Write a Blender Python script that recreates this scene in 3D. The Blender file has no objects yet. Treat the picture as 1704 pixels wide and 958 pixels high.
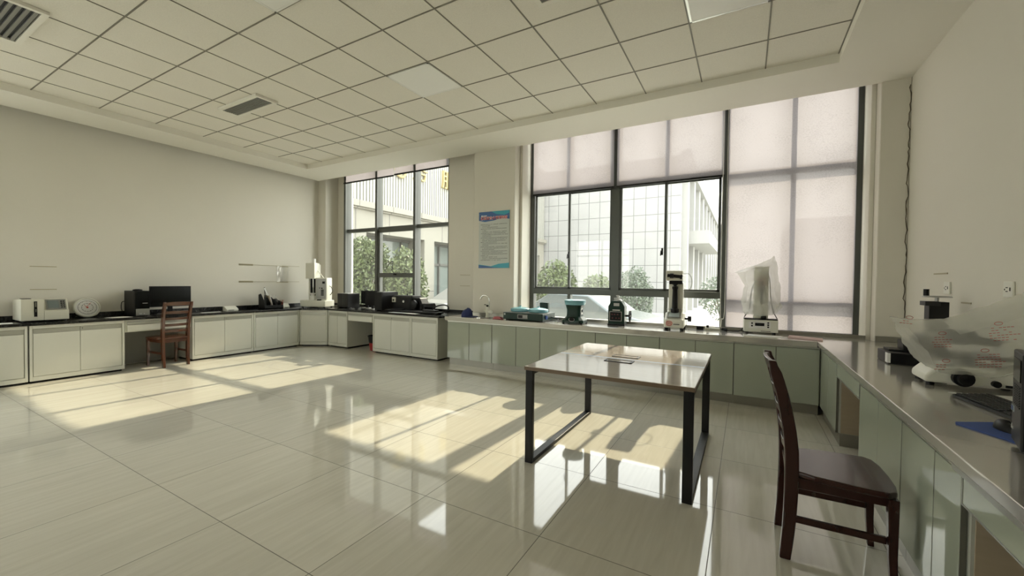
import bpy, bmesh, math, random
from mathutils import Vector, Matrix, noise
S = bpy.context.scene
COL = S.collection
random.seed(7)
PI = math.pi
H = 1.39                                   # lens height above the floor

# ------------------------------------------------------------------ camera
def make_camera():
    cd = bpy.data.cameras.new('camera'); co = bpy.data.objects.new('camera', cd); COL.objects.link(co)
    yaw, pitch, roll = 0.51846, -0.018506, 0.011708
    f = Vector((-math.sin(yaw) * math.cos(pitch), math.cos(yaw) * math.cos(pitch), math.sin(pitch)))
    r = Vector((math.cos(yaw), math.sin(yaw), 0)); u = r.cross(f)
    r2 = r * math.cos(roll) + u * math.sin(roll); u2 = r2.cross(f)
    m = Matrix((r2, u2, -f)).transposed().to_4x4(); m.translation = (0, 0, H)
    co.matrix_world = m
    cd.sensor_width = 36; cd.lens = 36 * 679.97 / 1704
    cd.clip_start = 0.05; cd.clip_end = 400
    S.camera = co
make_camera()

# ------------------------------------------------------------------ light
SUN_DIR = Vector((-0.056, -1.0, -0.722))
SUN_E = 1.3
SKY_E = 1.55
BACK_E = 260
S.view_settings.view_transform = 'Standard'; S.view_settings.look = 'None'
S.view_settings.gamma = 1; S.view_settings.use_curve_mapping = False
S.view_settings.exposure = 2.32
S.cycles.use_denoising = True
S.cycles.max_bounces = 10; S.cycles.diffuse_bounces = 5; S.cycles.glossy_bounces = 4
S.cycles.transparent_max_bounces = 16; S.cycles.sample_clamp_indirect = 6
def make_world():
    w = bpy.data.worlds.new('sky'); S.world = w; w.use_nodes = True
    nt = w.node_tree; nt.nodes.clear()
    out = nt.nodes.new('ShaderNodeOutputWorld'); bg = nt.nodes.new('ShaderNodeBackground')
    tc = nt.nodes.new('ShaderNodeTexCoord'); sp = nt.nodes.new('ShaderNodeSeparateXYZ')
    cr = nt.nodes.new('ShaderNodeValToRGB')
    e = cr.color_ramp.elements
    e[0].position = 0.0; e[0].color = (0.945, 0.935, 0.90, 1)
    e[1].position = 0.8; e[1].color = (0.77, 0.815, 0.88, 1)
    nt.links.new(tc.outputs['Generated'], sp.inputs[0]); nt.links.new(sp.outputs['Z'], cr.inputs[0])
    nt.links.new(cr.outputs[0], bg.inputs[0]); bg.inputs[1].default_value = SKY_E
    nt.links.new(bg.outputs[0], out.inputs[0])
make_world()
def light(name, kind, energy, color, loc, direction, **kw):
    d = bpy.data.lights.new(name, kind); d.energy = energy; d.color = color
    for k, v in kw.items(): setattr(d, k, v)
    o = bpy.data.objects.new(name, d); COL.objects.link(o); o.location = loc
    o.rotation_euler = Vector(direction).to_track_quat('-Z', 'Y').to_euler()
    return o
light('sun', 'SUN', SUN_E, (1.0, 0.88, 0.67), (0, 20, 15), SUN_DIR, angle=0.012)

# ------------------------------------------------------------------ materials
def nodes(name):
    m = bpy.data.materials.new(name); m.use_nodes = True
    nt = m.node_tree; b = nt.nodes['Principled BSDF']
    return m, nt, b
def mat(name, col, rough=0.5, metal=0.0, var=0.0, scale=8.0, stretch=(1, 1, 1), bump=0.0, coat=0.0, spec=None, emit=None):
    m, nt, b = nodes(name)
    b.inputs['Base Color'].default_value = (*col, 1)
    b.inputs['Roughness'].default_value = rough; b.inputs['Metallic'].default_value = metal
    if coat: b.inputs['Coat Weight'].default_value = coat; b.inputs['Coat Roughness'].default_value = 0.08
    if spec is not None: b.inputs['Specular IOR Level'].default_value = spec
    if var or bump:
        tc = nt.nodes.new('ShaderNodeTexCoord'); mp = nt.nodes.new('ShaderNodeMapping')
        mp.inputs['Scale'].default_value = stretch
        n = nt.nodes.new('ShaderNodeTexNoise'); n.inputs['Scale'].default_value = scale; n.inputs['Detail'].default_value = 5
        nt.links.new(tc.outputs['Object'], mp.inputs[0]); nt.links.new(mp.outputs[0], n.inputs[0])
        if var:
            mx = nt.nodes.new('ShaderNodeMix'); mx.data_type = 'RGBA'
            mx.inputs[6].default_value = (*[max(0, c * (1 - var)) for c in col], 1)
            mx.inputs[7].default_value = (*[min(1, c * (1 + var)) for c in col], 1)
            nt.links.new(n.outputs[0], mx.inputs[0]); nt.links.new(mx.outputs[2], b.inputs['Base Color'])
        if bump:
            bp = nt.nodes.new('ShaderNodeBump'); bp.inputs['Strength'].default_value = bump; bp.inputs['Distance'].default_value = 0.01
            nt.links.new(n.outputs[0], bp.inputs['Height']); nt.links.new(bp.outputs[0], b.inputs['Normal'])
    return m
def glassy(name, tint, gloss=0.08, haze=0.0):
    m = bpy.data.materials.new(name); m.use_nodes = True; nt = m.node_tree; nt.nodes.clear()
    out = nt.nodes.new('ShaderNodeOutputMaterial'); tr = nt.nodes.new('ShaderNodeBsdfTransparent')
    gl = nt.nodes.new('ShaderNodeBsdfGlossy'); mx = nt.nodes.new('ShaderNodeMixShader')
    tr.inputs[0].default_value = (*tint, 1); gl.inputs['Roughness'].default_value = 0.02
    gl.inputs[0].default_value = (1, 1, 1, 1)
    mx.inputs[0].default_value = gloss
    nt.links.new(tr.outputs[0], mx.inputs[1]); nt.links.new(gl.outputs[0], mx.inputs[2])
    last = mx
    if haze:
        df = nt.nodes.new('ShaderNodeBsdfTranslucent'); df.inputs[0].default_value = (0.9, 0.9, 0.88, 1)
        n = nt.nodes.new('ShaderNodeTexNoise'); n.inputs['Scale'].default_value = 2.5; n.inputs['Detail'].default_value = 8
        ml = nt.nodes.new('ShaderNodeMath'); ml.operation = 'MULTIPLY'; ml.inputs[1].default_value = haze
        tc = nt.nodes.new('ShaderNodeTexCoord'); nt.links.new(tc.outputs['Object'], n.inputs[0])
        nt.links.new(n.outputs[0], ml.inputs[0])
        m2 = nt.nodes.new('ShaderNodeMixShader'); nt.links.new(ml.outputs[0], m2.inputs[0])
        nt.links.new(mx.outputs[0], m2.inputs[1]); nt.links.new(df.outputs[0], m2.inputs[2]); last = m2
    nt.links.new(last.outputs[0], out.inputs[0])
    return m
def sheer(name, col, transp, transl, rough=0.35, gloss=0.1, weave=0.0):
    """thin sheet: part see-through, part translucent, part reflecting"""
    m = bpy.data.materials.new(name); m.use_nodes = True; nt = m.node_tree; nt.nodes.clear()
    N = nt.nodes.new; L = nt.links.new
    out = N('ShaderNodeOutputMaterial'); tr = N('ShaderNodeBsdfTransparent'); tl = N('ShaderNodeBsdfTranslucent')
    df = N('ShaderNodeBsdfDiffuse'); gl = N('ShaderNodeBsdfGlossy'); gl.inputs['Roughness'].default_value = rough
    for s in (tl, df): s.inputs[0].default_value = (*col, 1)
    a = N('ShaderNodeMixShader'); a.inputs[0].default_value = transl; L(df.outputs[0], a.inputs[1]); L(tl.outputs[0], a.inputs[2])
    b = N('ShaderNodeMixShader'); b.inputs[0].default_value = gloss; L(a.outputs[0], b.inputs[1]); L(gl.outputs[0], b.inputs[2])
    c = N('ShaderNodeMixShader'); c.inputs[0].default_value = transp; L(b.outputs[0], c.inputs[1]); L(tr.outputs[0], c.inputs[2])
    L(c.outputs[0], out.inputs[0])
    if weave:
        tc = N('ShaderNodeTexCoord'); mp = N('ShaderNodeMapping'); mp.inputs['Scale'].default_value = (60, 60, 110)
        n = N('ShaderNodeTexNoise'); n.inputs['Scale'].default_value = 1.0; n.inputs['Detail'].default_value = 4
        n2 = N('ShaderNodeTexNoise'); n2.inputs['Scale'].default_value = 1.6; n2.inputs['Detail'].default_value = 6
        L(tc.outputs['Object'], mp.inputs[0]); L(mp.outputs[0], n.inputs[0]); L(tc.outputs['Object'], n2.inputs[0])
        ad = N('ShaderNodeMath'); ad.operation = 'ADD'; L(n.outputs[0], ad.inputs[0]); L(n2.outputs[0], ad.inputs[1])
        cr = N('ShaderNodeValToRGB'); e = cr.color_ramp.elements
        e[0].position = 0.75; e[0].color = (*[x * (1 - weave) for x in col], 1); e[1].position = 1.2; e[1].color = (*[min(1, x * (1 + weave * .6)) for x in col], 1)
        L(ad.outputs[0], cr.inputs[0]); L(cr.outputs[0], tl.inputs[0]); L(cr.outputs[0], df.inputs[0])
    return m

def floor_mat():
    m, nt, b = nodes('polished_floor_tile'); N = nt.nodes.new; L = nt.links.new
    tc = N('ShaderNodeTexCoord'); sp = N('ShaderNodeSeparateXYZ'); L(tc.outputs['Object'], sp.inputs[0])
    def M(op, a, bb=None):
        n = N('ShaderNodeMath'); n.operation = op
        for i, v in enumerate((a, bb)):
            if v is None: continue
            if isinstance(v, (int, float)): n.inputs[i].default_value = v
            else: L(v, n.inputs[i])
        return n.outputs[0]
    T = 0.8096
    def cell(o, off):
        q = M('DIVIDE', M('SUBTRACT', o, off), T); fl = M('FLOOR', q); fr = M('SUBTRACT', q, fl)
        d = M('MINIMUM', fr, M('SUBTRACT', 1.0, fr)); return fl, M('MULTIPLY', d, T)
    fx, dx = cell(sp.outputs[0], -3.376); fy, dy = cell(sp.outputs[1], 1.182)
    d = M('MINIMUM', dx, dy)
    line = M('LESS_THAN', d, 0.0022)
    # streaked grain running into the room, shifted per tile
    cb = N('ShaderNodeCombineXYZ'); L(M('ADD', M('MULTIPLY', sp.outputs[0], 16.0), M('MULTIPLY', fy, 7.3)), cb.inputs[0])
    L(M('ADD', M('MULTIPLY', sp.outputs[1], 1.1), M('MULTIPLY', fx, 3.7)), cb.inputs[1])
    n = N('ShaderNodeTexNoise'); n.inputs['Scale'].default_value = 1.6; n.inputs['Detail'].default_value = 7; n.inputs['Distortion'].default_value = 0.5
    L(cb.outputs[0], n.inputs[0])
    cr = N('ShaderNodeValToRGB'); e = cr.color_ramp.elements
    e[0].position = 0.3; e[0].color = (0.575, 0.552, 0.475, 1); e[1].position = 0.72; e[1].color = (0.65, 0.628, 0.55, 1)
    L(n.outputs[0], cr.inputs[0])
    wn = N('ShaderNodeTexWhiteNoise'); wn.noise_dimensions = '2D'; c2 = N('ShaderNodeCombineXYZ'); L(fx, c2.inputs[0]); L(fy, c2.inputs[1]); L(c2.outputs[0], wn.inputs[0])
    hs = N('ShaderNodeHueSaturation'); L(cr.outputs[0], hs.inputs['Color']); L(M('ADD', M('MULTIPLY', wn.outputs[0], 0.07), 0.965), hs.inputs['Value'])
    mx = N('ShaderNodeMix'); mx.data_type = 'RGBA'; L(line, mx.inputs[0]); L(hs.outputs[0], mx.inputs[6]); mx.inputs[7].default_value = (0.13, 0.12, 0.10, 1)
    L(mx.outputs[2], b.inputs['Base Color'])
    L(M('ADD', M('MULTIPLY', line, 0.5), 0.045), b.inputs['Roughness'])
    b.inputs['IOR'].default_value = 1.6
    return m
def fac_tiles(name, col, jx, jz, ax, line=(0.3, 0.3, 0.3), w=0.02, ox=0.0, oz=0.0):
    """stone cladding panels with joints; ax = 0 or 1 the horizontal axis"""
    m, nt, b = nodes(name); N = nt.nodes.new; L = nt.links.new
    tc = N('ShaderNodeTexCoord'); sp = N('ShaderNodeSeparateXYZ'); L(tc.outputs['Object'], sp.inputs[0])
    def M(op, a, bb=None):
        n = N('ShaderNodeMath'); n.operation = op
        for i, v in enumerate((a, bb)):
            if v is None: continue
            if isinstance(v, (int, float)): n.inputs[i].default_value = v
            else: L(v, n.inputs[i])
        return n.outputs[0]
    def dist(o, off, T):
        q = M('DIVIDE', M('SUBTRACT', o, off), T); fr = M('FRACT', q); return M('MULTIPLY', M('MINIMUM', fr, M('SUBTRACT', 1.0, fr)), T)
    d = M('MINIMUM', dist(sp.outputs[ax], ox, jx), dist(sp.outputs[2], oz, jz))
    ln = M('LESS_THAN', d, w)
    n = N('ShaderNodeTexNoise'); n.inputs['Scale'].default_value = 0.9; n.inputs['Detail'].default_value = 6; L(tc.outputs['Object'], n.inputs[0])
    m1 = N('ShaderNodeMix'); m1.data_type = 'RGBA'; L(n.outputs[0], m1.inputs[0]); m1.inputs[6].default_value = (*[c * .85 for c in col], 1); m1.inputs[7].default_value = (*[c * 1.1 for c in col], 1)
    mx = N('ShaderNodeMix'); mx.data_type = 'RGBA'; L(ln, mx.inputs[0]); L(m1.outputs[2], mx.inputs[6]); mx.inputs[7].default_value = (*line, 1)
    L(mx.outputs[2], b.inputs['Base Color']); b.inputs['Roughness'].default_value = 0.6
    return m

WALL = mat('cream_wall_paint', (0.70, 0.675, 0.60), 0.75, var=0.03, scale=1.2, bump=0.02)
WALLD = mat('cream_column_paint', (0.665, 0.64, 0.565), 0.75, var=0.04, scale=1.5)
SOFF = mat('white_soffit_paint', (0.77, 0.75, 0.675), 0.8)
TILE = mat('mineral_ceiling_tile', (0.76, 0.735, 0.655), 0.9, var=0.08, scale=90, bump=0.15)
TBAR = mat('shadow_toned_tee_bar', (0.20, 0.19, 0.15), 0.5)  # dark tone of the bars stands in for shadow in the tile reveals
PANEL = mat('light_diffuser', (0.80, 0.80, 0.76), 0.4)
WHITE = mat('white_enamel_steel', (0.66, 0.665, 0.60), 0.3, var=0.02, scale=2)
WSHADE = mat('grey_recess_pull', (0.42, 0.42, 0.37), 0.35, metal=0.4)
BLACKTOP = mat('black_worktop', (0.014, 0.014, 0.014), 0.22, var=0.3, scale=40)
BLACK = mat('black_plastic', (0.008, 0.008, 0.009), 0.38, spec=0.22)
BLACKM = mat('matt_black_metal', (0.011, 0.011, 0.011), 0.42, spec=0.28)
BLACKG = mat('black_gloss_screen', (0.004, 0.005, 0.005), 0.15, spec=0.3)
DGREY = mat('dark_grey_plastic', (0.028, 0.028, 0.028), 0.45, spec=0.3)
MGREY = mat('mid_grey_plastic', (0.22, 0.22, 0.20), 0.4)
STEEL = mat('stainless_worktop', (0.62, 0.60, 0.56), 0.12, metal=0.6, var=0.06, scale=3)
STEELD = mat('brushed_toe_kick', (0.30, 0.29, 0.25), 0.35, metal=0.6)
CHROME = mat('chrome', (0.7, 0.7, 0.68), 0.12, metal=1.0)
GDOOR = mat('pale_green_glass_door', (0.37, 0.40, 0.325), 0.045, var=0.03, scale=2)
SEAM = mat('dark_door_seam', (0.11, 0.11, 0.09), 0.5)
ALU = mat('aluminium_trim', (0.55, 0.56, 0.52), 0.3, metal=0.8)
CARC = mat('grey_cabinet_carcass', (0.42, 0.43, 0.38), 0.5)
WOODIN = mat('tan_cabinet_interior', (0.38, 0.31, 0.22), 0.6, var=0.1, scale=4, stretch=(1, 1, 8))
FRAME = mat('charcoal_window_aluminium', (0.075, 0.082, 0.075), 0.38, metal=0.2)
FRAME1 = mat('side_lit_window_aluminium', (0.10, 0.105, 0.095), 0.4, metal=0.2)  # same frame metal made lighter: light on its sides is put into the colour
GLASS = glassy('window_glass', (0.92, 0.925, 0.89), 0.025, haze=0.02)
BLIND = sheer('blind_fabric', (0.325, 0.298, 0.312), 0.02, 0.5, gloss=0.0, weave=0.10)
CHERRY = mat('red_brown_chair_wood', (0.080, 0.024, 0.010), 0.25, var=0.35, scale=5, stretch=(1, 1, .2), coat=0.5)
ROSE = mat('dark_rosewood', (0.028, 0.008, 0.006), 0.25, var=0.35, scale=5, stretch=(3, .5, 1), coat=0.2, spec=0.35)
DESKTOP = mat('light_woodgrain_top', (0.66, 0.585, 0.52), 0.10, var=0.10, scale=6, stretch=(0.5, 7, 1), coat=1.0)
EDGE = mat('brown_edge_band', (0.16, 0.11, 0.07), 0.4)
BLUEST = mat('blue_seam_strip', (0.05, 0.13, 0.28), 0.3)
BEIGE = mat('beige_instrument_paint', (0.62, 0.61, 0.52), 0.38)
CREAM = mat('cream_instrument_paint', (0.72, 0.72, 0.64), 0.35)
DGREEN = mat('dark_green_paint', (0.005, 0.026, 0.018), 0.35, spec=0.3)
TEAL = mat('turquoise_plastic', (0.17, 0.38, 0.44), 0.25, coat=0.3)
PAPER = mat('white_paper', (0.78, 0.78, 0.76), 0.7)
PINK = mat('pink_paper', (0.62, 0.46, 0.45), 0.7)
DRED = mat('dim_red_plastic', (0.09, 0.012, 0.012), 0.4)
REDB = mat('red_bin_plastic', (0.30, 0.018, 0.018), 0.3)
BLUE = mat('blue_cloth', (0.012, 0.022, 0.10), 0.7)
PADB = mat('blue_mouse_pad', (0.03, 0.07, 0.26), 0.8)
REDD = mat('dull_red_print', (0.30, 0.05, 0.05), 0.6)
REDP = mat('red_print', (0.62, 0.06, 0.04), 0.5)
SOAPP = mat('pink_cloth', (0.45, 0.14, 0.15), 0.7)
LCD = mat('grey_lcd', (0.16, 0.19, 0.19), 0.15)
LCDB = mat('pale_lcd', (0.45, 0.52, 0.54), 0.1)
BAG = sheer('clear_plastic_bag', (0.85, 0.86, 0.82), 0.58, 0.5, rough=0.22, gloss=0.14)
BAG2 = sheer('frosted_plastic_bag', (0.80, 0.80, 0.74), 0.56, 0.42, rough=0.25, gloss=0.14)
CLEAR = sheer('clear_film', (0.85, 0.85, 0.8), 0.7, 0.3, rough=0.1, gloss=0.35)
TAPE = mat('aged_tape', (0.40, 0.36, 0.24), 0.5)
CRACKM = mat('dark_plaster_crack', (0.10, 0.08, 0.055), 0.9)
WOODPEN = mat('brown_wood', (0.22, 0.12, 0.06), 0.5)
BROWNC = mat('brown_card', (0.30, 0.25, 0.18), 0.6)
LEAF = mat('shrub_leaf', (0.10, 0.13, 0.05), 0.5, var=0.5, scale=3)
LEAF2 = mat('grey_green_leaf', (0.11, 0.14, 0.10), 0.6, var=0.3, scale=3)
BARK = mat('bark', (0.10, 0.08, 0.06), 0.8)
PAVE = mat('pale_concrete_paving', (0.42, 0.41, 0.37), 0.8, var=0.1, scale=0.8)
GOLD = mat('gold_letter_metal', (0.36, 0.29, 0.12), 0.45, metal=0.1)
FACB = fac_tiles('pale_stone_cladding', (0.26, 0.25, 0.21), 1.5, 3.4, 1, (0.12, 0.115, 0.10), 0.02, 0.3, 0.9)
FACFIN = mat('white_fin_panel', (0.30, 0.30, 0.27), 0.6)
FACDK = mat('fin_shadow_gap_metal', (0.09, 0.092, 0.082), 0.6)
FACA = fac_tiles('grey_stone_cladding', (0.29, 0.29, 0.285), 0.675, 0.96, 0, (0.12, 0.12, 0.12), 0.018, -11.1, 0.42)
FACAS = mat('pale_render', (0.30, 0.30, 0.29), 0.7)
FACW = mat('office_window_glass', (0.15, 0.18, 0.165), 0.12)
CARP = mat('silver_car_paint', (0.13, 0.15, 0.155), 0.2, metal=0.3)
CARG = mat('car_glass', (0.08, 0.10, 0.11), 0.08)
POSTW = mat('poster_white', (0.50, 0.53, 0.49), 0.45)
POSTB = mat('poster_blue', (0.02, 0.10, 0.28), 0.4)
POSTT = mat('poster_teal', (0.02, 0.32, 0.42), 0.4)
INK = mat('poster_ink', (0.05, 0.05, 0.05), 0.6)
SILV = mat('silver_plastic', (0.42, 0.42, 0.41), 0.3, metal=0.5)
STONE = mat('dark_terrazzo', (0.035, 0.033, 0.03), 0.3)

# ------------------------------------------------------------------ mesh builder
class MB:
    def __init__(s): s.bm = bmesh.new()
    def box(s, x0, x1, y0, y1, z0, z1, M=None):
        v = [s.bm.verts.new(Vector(p) if M is None else M @ Vector(p)) for p in
             ((x0, y0, z0), (x1, y0, z0), (x1, y1, z0), (x0, y1, z0), (x0, y0, z1), (x1, y0, z1), (x1, y1, z1), (x0, y1, z1))]
        for f in ((0, 3, 2, 1), (4, 5, 6, 7), (0, 1, 5, 4), (1, 2, 6, 5), (2, 3, 7, 6), (3, 0, 4, 7)):
            s.bm.faces.new([v[i] for i in f])
        return s
    def prism(s, poly, axis, a0, a1):
        """poly: 2D points in the two axes other than `axis`, in order (x,y),(x,z) or (y,z)"""
        def P(p, a):
            return {'z': (p[0], p[1], a), 'y': (p[0], a, p[1]), 'x': (a, p[0], p[1])}[axis]
        A = [s.bm.verts.new(P(p, a0)) for p in poly]; B = [s.bm.verts.new(P(p, a1)) for p in poly]
        n = len(poly)
        s.bm.faces.new(A); s.bm.faces.new(B[::-1])
        for i in range(n): s.bm.faces.new((A[i], B[i], B[(i + 1) % n], A[(i + 1) % n]))
        return s
    def ring(s, c, r, ax, n=16, squash=1.0):
        ax = Vector(ax).normalized(); t = Vector((0, 0, 1)) if abs(ax.z) < .9 else Vector((1, 0, 0))
        u = ax.cross(t).normalized(); w = ax.cross(u)
        return [s.bm.verts.new(Vector(c) + (u * math.cos(2 * PI * i / n) + w * math.sin(2 * PI * i / n) * squash) * r) for i in range(n)]
    def skin(s, A, B):
        n = len(A)
        for i in range(n): s.bm.faces.new((A[i], A[(i + 1) % n], B[(i + 1) % n], B[i]))
    def cyl(s, p0, p1, r, r2=None, n=16):
        ax = Vector(p1) - Vector(p0); r2 = r if r2 is None else r2
        A = s.ring(p0, r, ax, n); B = s.ring(p1, r2, ax, n); s.skin(A, B)
        s.bm.faces.new(A[::-1]); s.bm.faces.new(B); return s
    def lathe(s, prof, c=(0, 0, 0), ax=(0, 0, 1), n=28):
        c = Vector(c); ax = Vector(ax).normalized(); prev = None; first = None
        for r, h in prof:
            R = s.ring(c + ax * h, max(r, 1e-4), ax, n)
            if prev: s.skin(prev, R)
            else: first = R
            prev = R
        s.bm.faces.new(first[::-1]); s.bm.faces.new(prev); return s
    def tube(s, pts, r, n=8, closed=False):
        pts = [Vector(p) for p in pts]; rings = []
        m = len(pts)
        for i, p in enumerate(pts):
            if closed: d = pts[(i + 1) % m] - pts[i - 1]
            else: d = pts[min(i + 1, m - 1)] - pts[max(i - 1, 0)]
            if d.length < 1e-6: d = Vector((0, 0, 1))
            d.normalize()
            if i == 0:
                t = Vector((0, 0, 1)) if abs(d.z) < .9 else Vector((1, 0, 0)); u = d.cross(t).normalized()
            else:
                u = (u - d * u.dot(d)); u = u.normalized() if u.length > 1e-5 else d.orthogonal().normalized()
            w = d.cross(u); rr = r if not callable(r) else r(i / (m - 1))
            rings.append([s.bm.verts.new(p + (u * math.cos(2 * PI * k / n) + w * math.sin(2 * PI * k / n)) * rr) for k in range(n)])
        for a, b in zip(rings, rings[1:]): s.skin(a, b)
        if closed: s.skin(rings[-1], rings[0])
        else: s.bm.faces.new(rings[0][::-1]); s.bm.faces.new(rings[-1])
        return s
    def build(s, name, m, parent=None, bevel=0.0, smooth=False, seg=2):
        bmesh.ops.recalc_face_normals(s.bm, faces=s.bm.faces)
        me = bpy.data.meshes.new(name); s.bm.to_mesh(me); s.bm.free()
        me.materials.append(m)
        if smooth:
            for p in me.polygons: p.use_smooth = True
            me.set_sharp_from_angle(angle=math.radians(38))
        o = bpy.data.objects.new(name, me); COL.objects.link(o)
        if parent: o.parent = parent
        if bevel:
            b = o.modifiers.new('bevel', 'BEVEL'); b.width = bevel; b.segments = seg; b.limit_method = 'ANGLE'; b.harden_normals = False
        return o
def smooth_path(P, n=6):
    """Catmull-Rom through the points"""
    P = [Vector(p) for p in P]; out = []
    Q = [P[0]] + P + [P[-1]]
    for i in range(1, len(Q) - 2):
        a, b, c, d = Q[i - 1], Q[i], Q[i + 1], Q[i + 2]
        for k in range(n):
            t = k / n
            out.append(0.5 * ((2 * b) + (c - a) * t + (2 * a - 5 * b + 4 * c - d) * t * t + (3 * b - a - 3 * c + d) * t ** 3))
    out.append(P[-1]); return out
def thing(name, label, cat, loc=(0, 0, 0), rz=0.0, group=None):
    o = bpy.data.objects.new(name, None); COL.objects.link(o); o.location = loc; o.rotation_euler = (0, 0, rz)
    o['label'] = label; o['category'] = cat
    if group: o['group'] = group
    return o
def tag(o, label, cat, group=None, kind=None):
    o['label'] = label; o['category'] = cat
    if group: o['group'] = group
    if kind: o['kind'] = kind
    return o
def struct(o): o['kind'] = 'structure'; return o
def text(body, size, m, parent, loc, rot, name='lettering', extrude=0.0008, align='CENTER', offset=0.0):
    c = bpy.data.curves.new(name, 'FONT'); c.body = body; c.size = size; c.extrude = extrude; c.align_x = align; c.align_y = 'CENTER'
    c.offset = offset
    tmp = bpy.data.objects.new(name, c); COL.objects.link(tmp)
    me = bpy.data.meshes.new_from_object(tmp.evaluated_get(bpy.context.evaluated_depsgraph_get())); me.materials.clear(); me.materials.append(m)
    bpy.data.objects.remove(tmp); me.name = name
    o = bpy.data.objects.new(name, me); COL.objects.link(o); o.parent = parent
    o.location = loc; o.rotation_euler = rot; return o
def copy_tree(o, parent=None):
    c = o.copy(); COL.objects.link(c); c.parent = parent
    for ch in list(o.children): copy_tree(ch, c)
    return c

# ------------------------------------------------------------------ room shell
XL, XR = -8.42, 1.448          # side walls
SZ, GZ = H + 2.135, H + 2.224  # soffit, ceiling tile height
YB = -3.6                      # wall behind the lens
TOPZ = 4.25
struct(MB().box(XL - .2, XR + .2, YB - .2, 6.4, -0.12, 0).build('floor', floor_mat()))
WY0, WY1 = -3.4, 0.85           # unseen window added in the left wall to brighten the right side
struct(MB().box(XL - .2, XL, WY1, 6.4, 0, TOPZ).box(XL - .2, XL, YB - .2, WY0, 0, TOPZ).box(XL - .2, XL, WY0, WY1, 0, .9).box(XL - .2, XL, WY0, WY1, 3.4, TOPZ).build('wall_left', WALL))
f = MB()
for y in (WY0, -2.1, -.9, WY1 - .06): f.box(XL - .14, XL - .06, y, y + .06, .9, 3.4)
for z in (.9, 2.4, 3.34): f.box(XL - .14, XL - .06, WY0, WY1, z, z + .06)
w = struct(f.build('window_4', FRAME)); MB().box(XL - .11, XL - .105, WY0, WY1, .9, 3.4).build('glass', GLASS, w)
struct(MB().box(XR, XR + .2, YB - .2, 6.4, 0, TOPZ).build('wall_right', WALL))
# back wall behind the lens, with an unseen window added for extra light
bw = MB()
bw.box(XL, XR, YB - .2, YB, 0, 1.0).box(XL, XR, YB - .2, YB, 3.1, TOPZ)
for a, b in ((XL, -6.2), (-3.9, XR)): bw.box(a, b, YB - .2, YB, 1.0, 3.1)
struct(bw.build('wall_back', WALL))
for i, (a, b) in enumerate(((-6.2, -3.9),)):
    f = MB()
    for x in (a, (a + b) / 2 - .03, b - .06): f.box(x, x + .06, YB - .14, YB - .06, 1.0, 3.1)
    for z in (1.0, 2.4, 3.04): f.box(a, b, YB - .14, YB - .06, z, z + .06)
    w = struct(f.build('window_%d' % (3 + i), FRAME))
    MB().box(a, b, YB - .11, YB - .105, 1.0, 3.1).build('glass', GLASS, w)
# window wall
ww = MB()
ww.box(XL, -8.16, 5.87, 6.4, 0, TOPZ)                    # left corner pier
ww.box(-8.16, -7.89, 6.19, 6.4, 0, TOPZ)
ww.box(-4.885, -4.014, 6.12, 6.4, 0, TOPZ)
ww.box(-3.222, -3.175, 5.87, 6.4, 0, TOPZ)
ww.box(1.165, 1.209, 5.87, 6.4, 0, TOPZ)
ww.box(-7.89, -4.885, 6.12, 6.4, 0, 0.775)               # parapet under window 1
ww.box(-3.175, 1.165, 5.85, 6.4, 0, 0.785)               # parapet under window 2
ww.box(-7.89, -4.885, 6.1, 6.4, H + 2.62, TOPZ)
ww.box(-3.175, 1.165, 6.1, 6.4, H + 2.62, TOPZ)
struct(ww.build('wall_front', WALL, bevel=0.006))
struct(MB().box(-4.014, -3.222, 5.70, 6.4, 0, H + 2.6).build('trim_1', WALLD, bevel=0.008))     # pier between the windows
struct(MB().box(1.209, XR, 5.70, 6.4, 0, H + 2.6).build('trim_2', WALLD, bevel=0.008))          # pier in the right corner
# jagged crack down the right corner
pts = []
z = 3.45
while z > 0.95:
    pts.append((XR - 0.004 - random.uniform(0, 0.02) * (1 if z > 1.2 else .4), 5.697, z)); z -= random.uniform(0.02, 0.07)
struct(MB().tube(pts, lambda t: 0.003 + 0.006 * abs(noise.noise(Vector((t * 30, 0, 0)))), 5).build('trim_3', CRACKM))
# ceiling: roof slab, sunken tiled field, dropped border
struct(MB().box(XL, XR, YB, 6.4, TOPZ, TOPZ + .2).build('ceiling', SOFF))
CX0, CX1, CY0, CY1 = -7.504, 0.744, -2.78, 5.0
struct(MB().box(CX0 - .02, CX1 + .02, CY0 - .02, CY1 + .02, GZ, GZ + .03).build('ceiling_tile_field', TILE))
sf = MB()
SXL = -8.19
sf.box(SXL, CX0, YB, 5.72, SZ, SZ + .16).box(CX1, XR, YB, 5.72, SZ, SZ + .16)
sf.box(CX0, CX1, CY1, 5.72, SZ, SZ + .16).box(CX0, CX1, YB, CY0, SZ, SZ + .16)
struct(sf.build('ceiling_soffit', SOFF))
tb = MB(); k = 0
x = -5.261 - .6 * 3
while x < CX1:
    if x > CX0: tb.box(x - .006, x + .006, CY0, CY1, GZ - .004, GZ - .0005)
    x += .6
y = 4.422
while y > CY0:
    tb.box(CX0, CX1, y - .006, y + .006, GZ - .0045, GZ - .0005); y -= .6
struct(tb.build('ceiling_grid', TBAR))

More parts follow.
